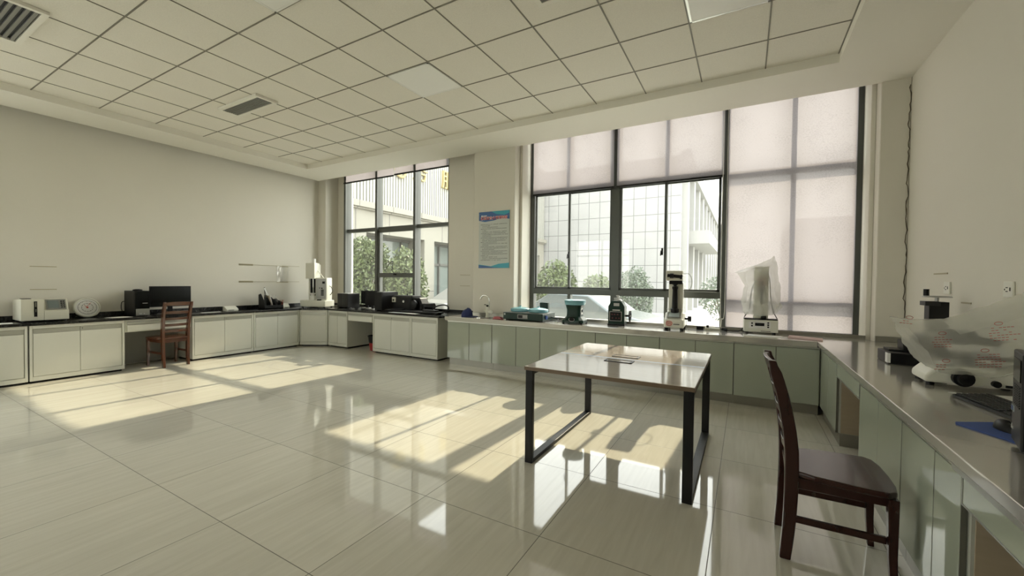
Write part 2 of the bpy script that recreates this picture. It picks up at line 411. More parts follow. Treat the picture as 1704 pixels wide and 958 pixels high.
# ceiling fittings
def vent(x0, x1, y0, y1, lab):
    t = thing('ceiling_vent', lab, 'vent', ((x0 + x1) / 2, (y0 + y1) / 2, GZ - .03), 0, 'ceiling air vents')
    a, b = (x1 - x0) / 2, (y1 - y0) / 2
    f = MB().box(-a - .04, a + .04, -b - .04, -b, 0, .028).box(-a - .04, a + .04, b, b + .04, 0, .028).box(-a - .04, -a, -b, b, 0, .028).box(a, a + .04, -b, b, 0, .028)
    f.build('frame', SOFF, t)
    MB().box(-a, a, -b, b, .022, .028).build('backing', BLACK, t)
    s = MB(); n = max(8, int(2 * b / .045))
    for i in range(n):
        yy = -b + (i + .5) * 2 * b / n
        q = b / n * .5; s.box(-a, a, yy - q, yy + q, .003, .02)
    s.build('slats', MGREY, t)
vent(-6.03, -5.21, 2.81, 3.0, 'small slatted grey air vent left of the ceiling centre')
vent(-6.03, -5.20, 0.40, 1.05, 'large black and white slatted air vent at the left edge of the ceiling')
vent(-1.44, -.62, 2.80, 2.95, 'dark slatted air vent at the top middle of the ceiling')
def panel(ix, iy, w, h, lab, lip=True):
    x0 = -5.261 + .6 * ix; y1 = 4.422 - .6 * iy
    t = thing('ceiling_light_panel', lab, 'light panel', (x0 + w / 2, y1 - h / 2, GZ - .012), 0, 'flat light panels in the ceiling, switched off')
    MB().box(-w / 2 + .025, w / 2 - .025, -h / 2 + .025, h / 2 - .025, .001, .011).build('diffuser', PANEL, t)
    f = MB(); a, b = w / 2 - .008, h / 2 - .008
    f.box(-a, a, -b, -b + .018, 0, .011).box(-a, a, b - .018, b, 0, .011).box(-a, -a + .018, -b, b, 0, .011).box(a - .018, a, -b, b, 0, .011)
    f.build('frame', ALU if lip else PANEL, t)
panel(3, 1, .6, .6, 'flat square light panel in the middle of the tiled ceiling', False)
panel(8, 1, .6, .6, 'white flat light panel with bright rim at the top right of the ceiling')
panel(3, 4, .6, .6, 'flat light panel cut by the top edge left of centre', False)

# ------------------------------------------------------------------ windows
def window(name, verts, horiz, x0, x1, z0, z1, m, extra=None, gy=6.235):
    f = MB()
    for a, b in verts: f.box(a, b, 6.17, 6.28, z0, z1)
    for z, h, a, b in horiz: f.box(a, b, 6.172, 6.278, z, z + h)
    if extra: extra(f)
    w = struct(f.build(name, m, bevel=0.003))
    MB().box(x0, x1, gy, gy + .006, z0, z1).build('glass', GLASS, w)
    return w
R = lambda z: z + H
def ex2(f):
    # sliding sashes: slimmer inner frames in front of the outer frame
    for a, b, ys in ((-3.09, -2.46, 6.185), (-2.50, -1.79, 6.215), (-1.665, -0.99, 6.185), (-1.02, -0.30, 6.215)):
        za, zb = R(-.126), R(1.437); t = .035
        f.box(a, a + t, ys, ys + .03, za, zb).box(b - t, b, ys, ys + .03, za, zb)
        f.box(a, b, ys, ys + .03, za, za + .03).box(a, b, ys, ys + .03, zb - .03, zb)
w2 = window('window_2', [(-3.175, -3.10), (-1.79, -1.665), (-.295, -.205), (1.10, 1.165)],
            [(R(1.437), .10, -3.175, -.25), (R(-.216), .09, -3.175, -.25), (R(-.66), .06, -3.175, 1.165), (R(1.39), .08, -.25, 1.165), (R(-.272), .09, -.25, 1.165), (R(2.55), .07, -3.175, 1.165)],
            -3.175, 1.165, R(-.62), R(2.62), FRAME, ex2)
m = MB()
for a, z0, z1 in ((-2.47, R(1.5), R(2.6)), (-.98, R(1.5), R(2.6)), (.50, R(-.6), R(2.6)), (-2.47, R(-.6), R(-.2)), (-.985, R(-.6), R(-.2))):
    m.box(a - .025, a + .025, 6.18, 6.27, z0, z1)
m.build('mullion', FRAME, w2)
for x, z in ((-2.475, .42), (-1.045, .44)):
    h = MB().box(x - .012, x + .012, 6.165, 6.185, R(z) - .05, R(z) + .05).tube([(x, 6.165, R(z)), (x - .01, 6.14, R(z) + .01), (x - .015, 6.135, R(z) - .06)], .008)
    h.build('sash_handle', BLACK, w2)
def ex1(f):
    a, b = -6.79, -5.74
    for q in (a, b - .05): f.box(q, q + .05, 6.14, 6.19, R(-.6), R(1.03))
    f.box(a, b, 6.14, 6.19, R(.98), R(1.05)).box(a, b, 6.13, 6.20, R(.035), R(.125))
w1 = window('window_1', [(-7.89, -7.80), (-6.86, -6.80), (-5.78, -5.72), (-4.94, -4.885)],
            [(R(1.03), .07, -7.89, -4.885), (R(-.66), .06, -7.89, -4.885), (R(2.55), .07, -7.89, -4.885)],
            -7.89, -4.885, R(-.62), R(2.62), FRAME1, ex1)
# deep side flanges of the curtain-wall mullions
m = MB()
for x in (-7.80, -6.80, -5.72): m.box(x - .055, x, 6.11, 6.17, R(-.6), R(2.55))
m.build('mullion', FRAME1, w1, bevel=0.003)
MB().box(-6.30, -6.24, 6.10, 6.13, R(.08), R(.11)).tube(smooth_path([(-6.27, 6.11, R(.1)), (-6.28, 6.05, R(.2)), (-6.27, 6.06, R(.36)), (-6.35, 6.08, R(.34)), (-6.5, 6.1, R(.22))], 5), .006).build('stay_arm', BLACK, w1)
# ------------------------------------------------------------------ roller blinds
def blind(x0, x1, z0, lab, y=6.115, cord=None):
    t = thing('roller_blind', lab, 'blind', ((x0 + x1) / 2, y, 0), 0, 'roller blinds at the windows')
    w = (x1 - x0) / 2
    bm = MB(); nx = 24; nz = 14; V = []
    for j in range(nz + 1):
        z = z0 + (H + 2.5 - z0) * j / nz
        V.append([bm.bm.verts.new((-w + 2 * w * i / nx, .004 * math.sin(i * .9 + j * .3) + .006 * noise.noise(Vector((i * .3, j * .4, x0))), z)) for i in range(nx + 1)])
    for j in range(nz):
        for i in range(nx): bm.bm.faces.new((V[j][i], V[j][i + 1], V[j + 1][i + 1], V[j + 1][i]))
    bm.build('blind_fabric', BLIND, t, smooth=True)
    MB().cyl((-w, .0, H + 2.52), (w, .0, H + 2.52), .028).build('roller_tube', ALU, t, smooth=True)
    MB().box(-w, w, -.012, .012, z0 - .022, z0 + .004).build('bottom_bar', BLACKM if z0 > 2 else DGREY, t)
    if cord:
        xx = cord; c = MB()
        c.tube(smooth_path([(xx - .02, -.03, H + 2.4), (xx - .02, -.03, R(-.35)), (xx, -.03, R(-.47)), (xx + .025, -.03, R(-.42)), (xx + .03, -.03, R(0)), (xx + .03, -.03, H + 2.4)], 8), .004, 6)
        c.build('pull_cord', PAPER, t)
blind(-7.86, -6.32, R(2.135), 'short raised roller blind at the top left of the left window')
blind(-6.30, -4.90, R(2.150), 'short raised roller blind at the top right of the left window')
blind(-3.10, -1.745, R(1.43), 'pink-beige blind over the two upper left panes of the big window')
blind(-1.70, -.27, R(1.43), 'pink-beige blind over the two upper middle panes of the big window')
blind(-.22, 1.10, R(-.585), 'full-length pale blind pulled down over the right third of the big window', cord=-.70)

# ------------------------------------------------------------------ white cabinets, left and far side
def white_unit(w, ndoors, label, loc, rz, depth=.52, desk=False, ends=(True, True)):
    """local: x along the run, front at y=0, body towards +y, top .74"""
    t = thing('desk_unit' if desk else 'base_cabinet', label, 'desk' if desk else 'cabinet', loc, rz, 'white kneehole desks' if desk else 'white base cabinets')
    if desk:
        MB().box(0, w, .02, depth, .56, .74).build('body', WHITE, t, bevel=.003)
        MB().box(0, w, depth - .03, depth, .02, .56).build('back_panel', MGREY, t)
        d = MB().box(.02, w - .02, 0, .02, .575, .665).build('drawer', WHITE, t, bevel=.003)
        MB().box(.02, w - .02, .004, .02, .67, .705).build('pull', WSHADE, d)
        return t
    b = MB().box(0, w, .02, depth, .03, .74).box(0, .025, 0, .02, .03, .74).box(w - .025, w, 0, .02, .03, .74).box(.025, w - .025, 0, .02, .70, .74).box(.025, w - .025, 0, .02, .03, .085)
    b.build('body', WHITE, t, bevel=.002)
    MB().box(.02, w - .02, .05, depth, .0, .03).build('base', BLACKM, t)
    n = ndoors; dw = (w - .06) / n
    for i in range(n):
        a = .03 + i * dw
        d = MB().box(a + .002, a + dw - .002, .002, .018, .09, .638).build('door', WHITE, t, bevel=.003)
        MB().box(a + .002, a + dw - .002, .008, .02, .642, .695).build('pull', WSHADE, d)
    if ndoors == 2:
        MB().cyl((.03 + dw + .02, .012, .672), (.03 + dw + .02, -.001, .672), .006, n=10).build('lock', CHROME, t)
    return t
FX = -7.87
rl = PI / 2      # run along +y, front facing +x: local x -> +y, local y -> -x
white_unit(.90, 2, 'white base cabinet at the left edge of the photo', (FX, .545, 0), rl)
white_unit(.915, 2, 'white two-door cabinet below the beige tester and round dial', (FX, 1.46, 0), rl)
white_unit(.825, 0, 'white drawer desk over the knee space behind the wooden chair', (FX, 2.385, 0), rl, desk=True)
white_unit(.96, 2, 'white two-door cabinet right of the wooden chair, below the small white box', (FX, 3.22, 0), rl)
white_unit(.88, 2, 'white two-door cabinet below the black desk organiser', (FX, 4.19, 0), rl)
# angled corner unit
cx0, cy0, cx1, cy1 = FX, 5.08, -7.40, 5.375
L = math.hypot(cx1 - cx0, cy1 - cy0)
t = thing('corner_cabinet', 'white one-door cabinet set diagonally in the far corner', 'cabinet', (cx0, cy0, 0), math.atan2(cy1 - cy0, cx1 - cx0))
MB().box(0, L, .02, .30, .03, .74).box(0, .02, 0, .02, .03, .74).box(L - .02, L, 0, .02, .03, .74).box(.02, L - .02, 0, .02, .70, .74).box(.02, L - .02, 0, .02, .03, .085).build('body', WHITE, t, bevel=.002)
d = MB().box(.024, L - .024, .002, .018, .09, .638).build('door', WHITE, t, bevel=.003)
MB().box(.024, L - .024, .008, .02, .642, .695).build('pull', WSHADE, d)
MB().box(.02, L - .02, .05, .28, 0, .03).build('base', BLACKM, t)
WY = 5.38
white_unit(.58, 2, 'white narrow two-door cabinet right of the corner cabinet', (-7.385, WY, 0), 0, depth=.68)
white_unit(.72, 0, 'white drawer desk over the far knee space with the red bin', (-6.80, WY, 0), 0, depth=.68, desk=True)
white_unit(.95, 2, 'white two-door cabinet right of the red bin', (-6.08, WY, 0), 0, depth=.68)
white_unit(.615, 1, 'white one-door cabinet ending the far row before the green doors', (-5.125, WY, 0), 0, depth=.68)
# black worktop
wt = MB().prism([(FX + .03, -.5), (FX + .03, 5.07), (-7.38, WY - .03), (-4.46, WY - .03), (-4.27, 5.70), (-4.27, 6.115), (-7.89, 6.115), (-8.155, 5.865), (XL + .003, 5.865), (XL + .003, -.5)], 'z', .742, .776)
o = wt.build('worktop', BLACKTOP, bevel=.004); tag(o, 'long black worktop along the left wall and round the far corner', 'worktop')
bs = MB().box(XL + .002, XL + .022, -.5, 5.86, .777, .845).box(-8.14, -4.3, 6.09, 6.112, .777, .83)
tag(bs.build('backsplash', BLACKTOP), 'low black upstand behind the long black worktop', 'backsplash')

# ------------------------------------------------------------------ green glass-door cabinets
GY = 5.30; GX = .70
def green_unit(w, n, label, loc, rz, depth, toe=.07, desk=False, cuts=None):
    t = thing('desk_unit' if desk else 'base_cabinet', label, 'desk' if desk else 'cabinet', loc, rz, 'green-fronted kneehole desks' if desk else 'green glass-door cabinets')
    if desk:
        MB().box(0, w, .02, depth, .60, .70).box(0, .018, .02, depth, .12, .60).box(w - .018, w, .02, depth, .12, .60).build('body', CARC, t)
        MB().box(.018, w - .018, depth - .03, depth, .12, .60).build('back_panel', WOODIN, t)
        for xx in (.018, w - .024): MB().box(xx, xx + .006, .03, depth - .03, .12, .60).build('lining', WOODIN, t)
        MB().box(0, .3, depth - .15, depth, 0, .12).box(w - .1, w, toe, depth, 0, .12).build('toe_kick', STEELD, t)
        d = MB().box(.006, w - .006, 0, .016, .60, .715).build('drawer', GDOOR, t, bevel=.002)
        MB().box(.0, w, -.006, .012, .717, .73).box(0, .005, -.002, .016, .6, .717).box(w - .005, w, -.002, .016, .6, .717).box(0, w, -.002, .016, .595, .60).build('trim', ALU, d)
        return t
    MB().box(0, w, .02, depth, .11, .722).build('body', CARC, t)
    MB().box(0, w, toe, depth, 0, .11).build('toe_kick', STEELD, t)
    MB().box(0, w, .0, .02, .705, .722).build('top_rail', ALU, t)
    xs = cuts or [w * i / n for i in range(n + 1)]
    for a, b in zip(xs, xs[1:]):
        d = MB().box(a + .004, b - .004, 0, .018, .115, .70).build('door', GDOOR, t, bevel=.002)
        MB().box(a + .0005, a + .0038, .001, .019, .112, .702).box(b - .0038, b - .0005, .001, .019, .112, .702).box(a + .0005, b - .0005, .004, .019, .7005, .7045).build('door_edge', SEAM, d)
    return t
gx = [-4.238, -3.802, -3.371, -2.947, -2.551, -2.13, -1.73, -1.315, -.908, -.501, -.097, .307, .697]
names = ['below the faucet and blue cap', 'below the left end of the green twin hotplate', 'below the green bench grinder',
         'below the dark green hand-wheel machine', 'below the white hardness tester', 'below the bagged white tester in the corner']
for i in range(6):
    a, b, c = gx[2 * i], gx[2 * i + 1], gx[2 * i + 2]
    green_unit(c - a - .002, 2, 'pale green glass-door cabinet ' + names[i], (a, GY, 0), 0, .38, cuts=[0, b - a, c - a - .002])
rr = -PI / 2     # front facing -x: local x -> -y, local y -> +x
green_unit(.86, 2, 'narrow pale green cabinet at the inner corner of the steel worktops', (GX, GY - .005, 0), rr, .70, toe=.03, cuts=[0, .445, .86])
green_unit(.80, 0, 'green-fronted drawer over the brown knee space behind the dark chair', (GX, 4.43, 0), rr, .70, toe=.03, desk=True)
green_unit(.865, 2, 'pale green two-door cabinet between the brown knee space and the chair seat', (GX, 3.625, 0), rr, .70, toe=.03, cuts=[0, .445, .865])
green_unit(.655, 2, 'pale green two-door cabinet mirroring the dark chair', (GX, 2.757, 0), rr, .70, toe=.03, cuts=[0, .41, .655])
rd = green_unit(.95, 0, 'green-fronted drawer with silver rail in the lower right corner', (GX, 2.095, 0), rr, .70, toe=.03, desk=True)
MB().box(0, .95, -.03, -.003, .722, .73).box(0, .95, -.03, -.022, .73, .742).build('drawer_rail', ALU, rd)
# stainless worktops (one L), with sink cut
wt = MB()
wt.prism([(-4.26, 5.255), (.665, 5.255), (.665, 5.845), (-3.18, 5.845), (-3.225, 5.695), (-4.011, 5.695), (-4.26, 5.695)], 'z', .727, .79)
wt.prism([(.665, .4), (XR - .002, .4), (XR - .002, 5.695), (1.20, 5.695), (1.155, 5.845), (.665, 5.845)], 'z', .745, .79)
tag(wt.build('worktop', STEEL, bevel=.004), 'brushed steel worktop under the big window and along the right wall', 'worktop')
bs = MB().box(-3.175, 1.16, 5.826, 5.846, .791, .828).box(-4.01, -3.225, 5.672, 5.696, .791, .845).box(1.21, XR - .03, 5.672, 5.696, .791, .845).box(XR - .027, XR - .003, .4, 5.69, .791, .845)
tag(bs.build('backsplash', STEELD), 'narrow metal upstand behind the steel worktop', 'backsplash')

# ------------------------------------------------------------------ table
def table():
    t = thing('meeting_table', 'light wood two-seat table on black steel loop legs in the room centre', 'table', (-.853, 3.445, 0))
    for s, (y0, y1) in enumerate(((-.70, -.016), (.016, .70))):
        o = MB().box(-.595, .595, y0, y1, .712, .74).build('tabletop', DESKTOP, t, bevel=.002)
        e = MB().box(-.5965, .5965, y0 if s else y0 - .0015, (y1 + .0015) if s else y1, .711, .7375).build('edge_band', EDGE, o)
        cy = -.115 if s == 0 else .115
        g = MB().box(-.135, .075, cy - .045, cy + .045, .7395, .7425).build('cable_flap', DESKTOP, o, bevel=.002)
        fr = MB()
        a, b, c, d = -.142, .082, cy - .052, cy + .052
        fr.box(a, b, c, c + .010, .739, .745).box(a, b, d - .010, d, .739, .745).box(a, a + .010, c, d, .739, .745).box(b - .018, b, c, d, .739, .745)
        fr.build('flap_frame', BLACKM, g)
    MB().box(-.595, .595, -.016, .016, .70, .739).build('seam_strip', BLUEST, t)
    for s in (-1, 1):
        x0 = s * .56; a, b = x0 - .03, x0 + .03
        l = MB().box(a, b, -.69, -.655, 0, .71).box(a, b, .655, .69, 0, .71).box(a, b, -.655, .655, 0, .03).box(a, b, -.655, .655, .68, .71)
        l.build('leg', BLACKM, t, bevel=.003)
    MB().box(-.53, .53, -.35, -.31, .68, .712).box(-.53, .53, .31, .35, .68, .712).build('crossbar', BLACKM, t)
    return t
table()

# ------------------------------------------------------------------ chairs
def chair(label, loc, rz, m):
    """faces local +x, origin on the floor below the seat centre"""
    t = thing('dining_chair', label, 'chair', loc, rz)
    SH = .45
    for s in (-1, 1):
        P = smooth_path([(-.21, s * .16, 0), (-.195, s * .162, .2), (-.19, s * .165, .45), (-.20, s * .168, .62), (-.235, s * .172, .82), (-.285, s * .175, 1.0)], 5)
        b = MB(); prev = None
        for i, p in enumerate(P):
            q = i / (len(P) - 1); wx = .024 + .006 * math.sin(q * PI) if q < .95 else .018; wy = .017
            r = [b.bm.verts.new((p.x + dx * wx, p.y + dy * wy, p.z)) for dx, dy in ((-1, -1), (1, -1), (1, 1), (-1, 1))]
            if prev: b.skin(prev, r)
            else: b.bm.faces.new(r[::-1])
            prev = r
        b.bm.faces.new(prev); b.build('rear_leg', m, t, bevel=.005)
        b = MB(); prev = None
        for z, w, ox in ((0, .014, .012), (.15, .016, .004), (.42, .021, 0)):
            r = [b.bm.verts.new((.19 + ox + dx * w, s * .185 + dy * w, z)) for dx, dy in ((-1, -1), (1, -1), (1, 1), (-1, 1))]
            if prev: b.skin(prev, r)
            else: b.bm.faces.new(r[::-1])
            prev = r
        b.bm.faces.new(prev); b.build('front_leg', m, t, bevel=.004)
        MB().prism([(-.17, .20), (.175, .20), (.175, .232), (-.17, .232)], 'y', s * .172 - .009, s * .172 + .009).build('stretcher', m, t, bevel=.003)
    a = MB().box(-.17, .175, -.178, -.160, .375, .425).box(-.17, .175, .160, .178, .375, .425).box(.175, .193, -.17, .17, .375, .425).box(-.20, -.182, -.15, .15, .375, .425)
    a.build('apron', m, t)
    pts = [(-.215, -.155), (-.205, .155), (-.10, .20), (.05, .222), (.17, .228), (.203, .20), (.218, .12), (.222, 0), (.218, -.12), (.203, -.20), (.17, -.228), (.05, -.222), (-.10, -.20)]
    s_ = MB().prism(pts, 'z', .427, .456).build('seat', m, t, bevel=.009, seg=3)
    def zx(z):                                     # post lean at height z
        return -.19 - .095 * max(0, (z - .5) / .5) ** 1.5
    for z0, h in ((.53, .042), (.625, .040), (.72, .040), (.815, .045), (.945, .050)):
        b = MB(); prev = None
        for i in range(9):
            q = -1 + 2 * i / 8; y = q * .155; bow = -.02 * (1 - q * q)
            crown = .008 * (1 - q * q) if z0 > .9 else 0
            r = [b.bm.verts.new((zx(zz) + bow + dx, y, zz)) for dx, zz in ((-.009, z0), (.009, z0), (.009, z0 + h + crown), (-.009, z0 + h + crown))]
            if prev: b.skin(prev, r)
            else: b.bm.faces.new(r[::-1])
            prev = r
        b.bm.faces.new(prev); b.build('back_rail' if z0 < .9 else 'crest_rail', m, t, bevel=.003)
    return t
chair('dark rosewood ladder-back chair seen from the side, in the right foreground', (.408, 2.64, 0), math.radians(1), ROSE)
chair('red-brown ladder-back chair with its back to us at the left worktop', (-7.86, 2.90, 0), PI + math.radians(4), CHERRY)

# ------------------------------------------------------------------ objects on the left worktop
TZ = .777
def tester():
    t = thing('testing_instrument', 'beige box-shaped tester with slanted grey screen at the far left', 'instrument', (-7.98, 1.41, TZ), rl)
    # local x along the wall, front at y=0
    b = MB().box(0, .40, 0, .40, .03, .30)
    b.bm.free(); b = MB()
    b.prism([(0, .02), (.40, .02), (.40, .285), (0, .30)], 'x', 0, .20)       # y,z outline of the tall half
    b.prism([(0, .02), (.40, .02), (.40, .285), (.09, .295), (.03, .15), (0, .145)], 'x', .20, .43)
    b.build('housing', BEIGE, t, bevel=.006)
    MB().prism([(.0205, .16), (.083, .286), (.088, .284), (.03, .155)], 'x', .225, .41).build('display_bezel', MGREY, t)
    MB().prism([(.026, .175), (.074, .272), (.08, .27), (.032, .172)], 'x', .24, .345).build('screen', LCD, t)
    k = MB()
    for i in range(4):
        zz = .178 + i * .025; yy = .0245 + i * .0122
        k.box(.36, .375, yy, yy + .006, zz, zz + .014).box(.383, .398, yy, yy + .006, zz, zz + .014)
    k.build('keypad', BLACK, t)
    s = MB().box(.112, .14, -.003, .01, .07, .27).build('slot', BLACK, t)
    MB().box(.117, .133, -.015, .0, .195, .26).box(.12, .13, -.02, 0, .13, .17).build('clamp', CHROME, s)
    MB().box(.02, .10, .06, .16, .298, .306).build('top_inlet', BLACK, t)
    for x in (.03, .40):
        for y in (.04, .36): MB().cyl((x, y, 0), (x, y, .022), .014).build('foot', BLACK, t)
tester()
def dial():
    t = thing('wall_dial', 'round white dial gauge leaning on the wall, right of the beige tester', 'gauge', (-8.26, 2.10, TZ), rl)
    t.rotation_euler = (0, 0, rl)
    c = Vector((0, .06, .145)); n = Vector((-.05, -1, .30)).normalized(); n = Vector((0, -.96, .28))
    MB().lathe([(.02, -.03), (.125, -.03), (.143, -.02), (.145, .0), (.138, .014), (.128, .016), (.124, .006), (.03, .006)], c, n, 40).build('rim', CREAM, t, smooth=True)
    MB().cyl(c + n * .006, c + n * .008, .122, n=40).build('face', PAPER, t)
    u = Vector((1, 0, 0)); w = n.cross(u); k = MB()
    for r in (.100, .062):
        k.tube([c + n * .009 + (u * math.cos(a) + w * math.sin(a)) * r for a in [2 * PI * i / 40 for i in range(40)]], .0013, 4, True)
    for i in range(36):
        a = 2 * PI * i / 36; p = c + n * .009
        k.tube([p + (u * math.cos(a) + w * math.sin(a)) * (.085 if i % 3 == 0 else .092), p + (u * math.cos(a) + w * math.sin(a)) * .10], .0016, 4)
        if i % 3 == 0: k.tube([p + (u * math.cos(a) + w * math.sin(a)) * .05, p + (u * math.cos(a) + w * math.sin(a)) * .062], .0016, 4)
    k.build('scale', DGREY, t)
    MB().tube([c + n * .012 - u * .02, c + n * .012 + u * .04 + w * .07], .002, 5).tube([c + n * .012, c + n * .012 - u * .03 + w * .035], .002, 5).cyl(c + n * .006, c + n * .016, .010).build('needle', REDP, t)
dial()
def sheet(name, label, cat, pts, z, m, group=None, th=.002):
    o = MB().prism(pts, 'z', z, z + th).build(name, m); return tag(o, label, cat, group)
sheet('paper_sheet', 'white paper sheet between the dial and the black tower', 'paper', [(-8.10, 2.22), (-8.16, 2.44), (-7.97, 2.50), (-7.93, 2.26)], TZ, PAPER)
sheet('paper_sheet', 'white paper sheet at the left picture edge before the beige tester', 'paper', [(-7.90, 1.05), (-8.12, 1.05), (-8.10, 1.36), (-7.93, 1.34)], TZ, PAPER)
sheet('paper_sheet', 'thin white sheet beside the small white box right of the monitor', 'paper', [(-7.96, 3.40), (-8.08, 3.42), (-8.08, 3.72), (-7.98, 3.70)], TZ, PAPER)
def pc_tower(label, loc, rz, w=.19, d=.40, h=.40, band=True, logo=False):
    t = thing('computer_tower', label, 'computer', loc, rz)       # front at y=0 facing -y
    MB().box(0, w, .018, d, .012, h).build('case', BLACK, t, bevel=.004)
    MB().box(.002, w - .002, 0, .018, .012, h - .002).build('front_panel', BLACKG if band else BLACKM, t, bevel=.004)
    if band:
        MB().box(.012, w - .004, -.003, .002, .014, .115).build('lower_grille', MGREY, t)
        MB().box(w * .50, w * .85, -.003, .0, .195, .203).build('badge', SILV, t)
        MB().box(.05, .085, -.005, 0, .03, .05).cyl((.11, 0, .04), (.11, -.006, .04), .009).build('buttons', SILV, t)
    MB().box(.02, .05, .03, d - .03, 0, .012).box(w - .05, w - .02, .03, d - .03, 0, .012).build('foot', BLACK, t)
    return t
t = pc_tower('black computer tower left of the monitor on the left worktop', (-7.99, 2.53, TZ), rl, w=.18, d=.40, h=.385)
MB().tube(smooth_path([(-.005, .38, .22), (-.03, .40, .2), (-.035, .40, .1), (-.01, .38, .03)], 5), .005).build('cable', BLACK, t)
tag(MB().lathe([(.05, 0), (.06, .006), (.055, .018), (.02, .026)], (-8.17, 2.62, TZ + .386)).build('cable_coil', BLACK, smooth=True), 'small black coil lying on top of the left computer tower', 'cable')
def monitor(label, loc, rz, w, h, zb, m=BLACKG, tilt=0):
    t = thing('monitor', label, 'monitor', loc, rz)
    MB().box(-w / 2, w / 2, 0, .03, zb, zb + h).build('housing', BLACK, t, bevel=.004)
    MB().box(-w / 2 + .012, w / 2 - .012, -.002, .001, zb + .02, zb + h - .012).build('screen', m, t)
    MB().box(-.03, .03, .03, .055, .01, zb + h * .5).build('stand', BLACK, t)
    MB().box(-.11, .11, -.04, .12, 0, .012).build('stand_base', SILV, t, bevel=.004)
    return t
monitor('black monitor on the left worktop behind the wooden chair', (-8.10, 3.02, TZ), rl, .55, .33, .125)
t = thing('keyboard', 'dark keyboard under the left monitor behind the wooden chair', 'keyboard', (-7.90, 2.98, TZ), rl)
MB().box(-.22, .22, 0, .13, 0, .018).build('base', BLACK, t, bevel=.003)
k = MB()
for i in range(14):
    for j in range(5): k.box(-.21 + i * .03, -.184 + i * .03, .008 + j * .024, .028 + j * .024, .018, .025)
k.build('keys', DGREY, t)
t = thing('small_device', 'small white wedge-shaped box on the worktop right of the monitor', 'device', (-8.02, 3.80, TZ), rl)
MB().prism([(0, 0), (.14, 0), (.14, .085), (.10, .09), (0, .035)], 'x', 0, .20).build('housing', CREAM, t, bevel=.008)
MB().box(.03, .12, -.002, .004, .012, .026).build('label_strip', MGREY, t)
def organiser():
    t = thing('desk_organiser', 'black desk organiser full of folders on the left worktop', 'organiser', (-8.02, 4.47, TZ), rl)
    # tray with sloping dividers
    MB().box(0, .36, 0, .22, 0, .02).box(0, .36, 0, .008, 0, .075).box(0, .36, .212, .22, 0, .14).build('tray', BLACKM, t, bevel=.002)
    for i, x in enumerate((0, .105, .20, .30, .352)):
        MB().prism([(0, 0), (.22, 0), (.22, .28 - .03 * i), (.14, .30 - .035 * i), (0, .12)], 'x', x, x + .006).build('divider', BLACKM, t)
    return t
organiser()
def leaning(name, lab, cat, x0, w, h, m, lean=-.06, y=.06, th=.02, group=None):
    t = MB().prism([(0, 0), (th, 0), (th + lean, h), (lean, h)], 'y', 0, w).build(name, m)
    t.location = (-8.02 - y, 4.47 + x0, TZ + .0215); t.rotation_euler = (0, 0, rl); return tag(t, lab, cat, group)
leaning('file_folder', 'brown card folder leaning in the black desk organiser', 'folder', .155, .15, .245, BROWNC, y=.055)
leaning('file_folder', 'white-edged folder right of the brown one in the organiser', 'folder', .19, .15, .225, PAPER, th=.008, y=.055)
leaning('file_folder', 'black rounded folder leaning in the organiser', 'folder', .27, .14, .17, BLACK, th=.03, y=.055)
leaning('plastic_sleeve', 'clear plastic sleeve standing at the right of the organiser', 'sleeve', .33, .15, .25, CLEAR, th=.006, lean=-.09, y=.06)
t = thing('desk_lamp', 'thin white folding lamp rising from the black organiser', 'lamp', (-8.10, 4.52, TZ + .022), rl)
MB().prism([(.015, 0), (.03, 0), (-.005, .40), (-.02, .40)], 'y', 0, .012).build('upright', DGREY, t)
MB().prism([(-.03, .38), (-.012, .392), (.06, .24), (.042, .23)], 'y', -.016, -.002).build('lamp_arm', PAPER, t)
for i, (dx, m) in enumerate(((0, WOODPEN), (.018, WOODPEN), (.03, REDP))):
    o = MB().cyl((0, 0, 0), (.02 + dx * .7, 0, .15), .0045, n=8).build('pen', m)
    o.location = (-8.06 + .012 * i, 4.78 + dx * .6, TZ + .0215); o.rotation_euler = (0, 0, rl)
    tag(o, ['brown pencil leaning left in the desk organiser', 'brown pencil leaning right in the desk organiser', 'red pen in the desk organiser'][i], 'pen')
t = thing('small_device', 'small cream wedge-shaped box right of the black desk organiser', 'device', (-8.06, 4.86, TZ), rl)
MB().prism([(0, 0), (.12, 0), (.12, .10), (.06, .10), (0, .03)], 'x', 0, .13).build('housing', CREAM, t, bevel=.008)
MB().box(.02, .11, -.002, .004, .01, .022).build('label_strip', MGREY, t)
# rails of aged tape and pouch on the left wall
def tape(y0, y1, z, h, lab):
    o = MB().box(XL + .0015, XL + .005, y0, y1, z - h / 2, z + h / 2).build('tape_strip', TAPE); tag(o, lab, 'tape', 'tape marks on the walls')
tape(4.20, 5.42, R(.245), .008, 'upper thin tape line above the desk organiser'); tape(4.20, 4.46, R(.245) , .035, 'short thick tape piece at the left of the upper tape line')
tape(4.20, 5.42, R(-.085), .008, 'lower thin tape line above the desk organiser'); tape(4.20, 4.46, R(-.085), .035, 'short thick tape piece at the left of the lower tape line')
tape(1.57, 1.82, R(.115), .010, 'upper tape mark on the wall above the beige tester'); tape(1.57, 1.82, R(-.20), .010, 'lower tape mark on the wall above the beige tester')
p = thing('plastic_pouch', 'empty clear plastic pouch hanging on the wall left of the white column instrument', 'pouch', (XL + .006, 4.93, R(-.09)))
b = MB(); V = []
for j in range(9):
    V.append([b.bm.verts.new((.004 + .012 * abs(noise.noise(Vector((i * .9, j * .8, 3)))) * math.sin(PI * j / 8), i * .03, j * .041)) for i in range(9)])
for j in range(8):
    for i in range(8): b.bm.faces.new((V[j][i], V[j][i + 1], V[j + 1][i + 1], V[j + 1][i]))
b.build('pouch_film', CLEAR, p)
MB().box(0, .004, 0, .24, .31, .33).box(0, .004, 0, .24, -.01, .01).build('tape_edge', TAPE, p)

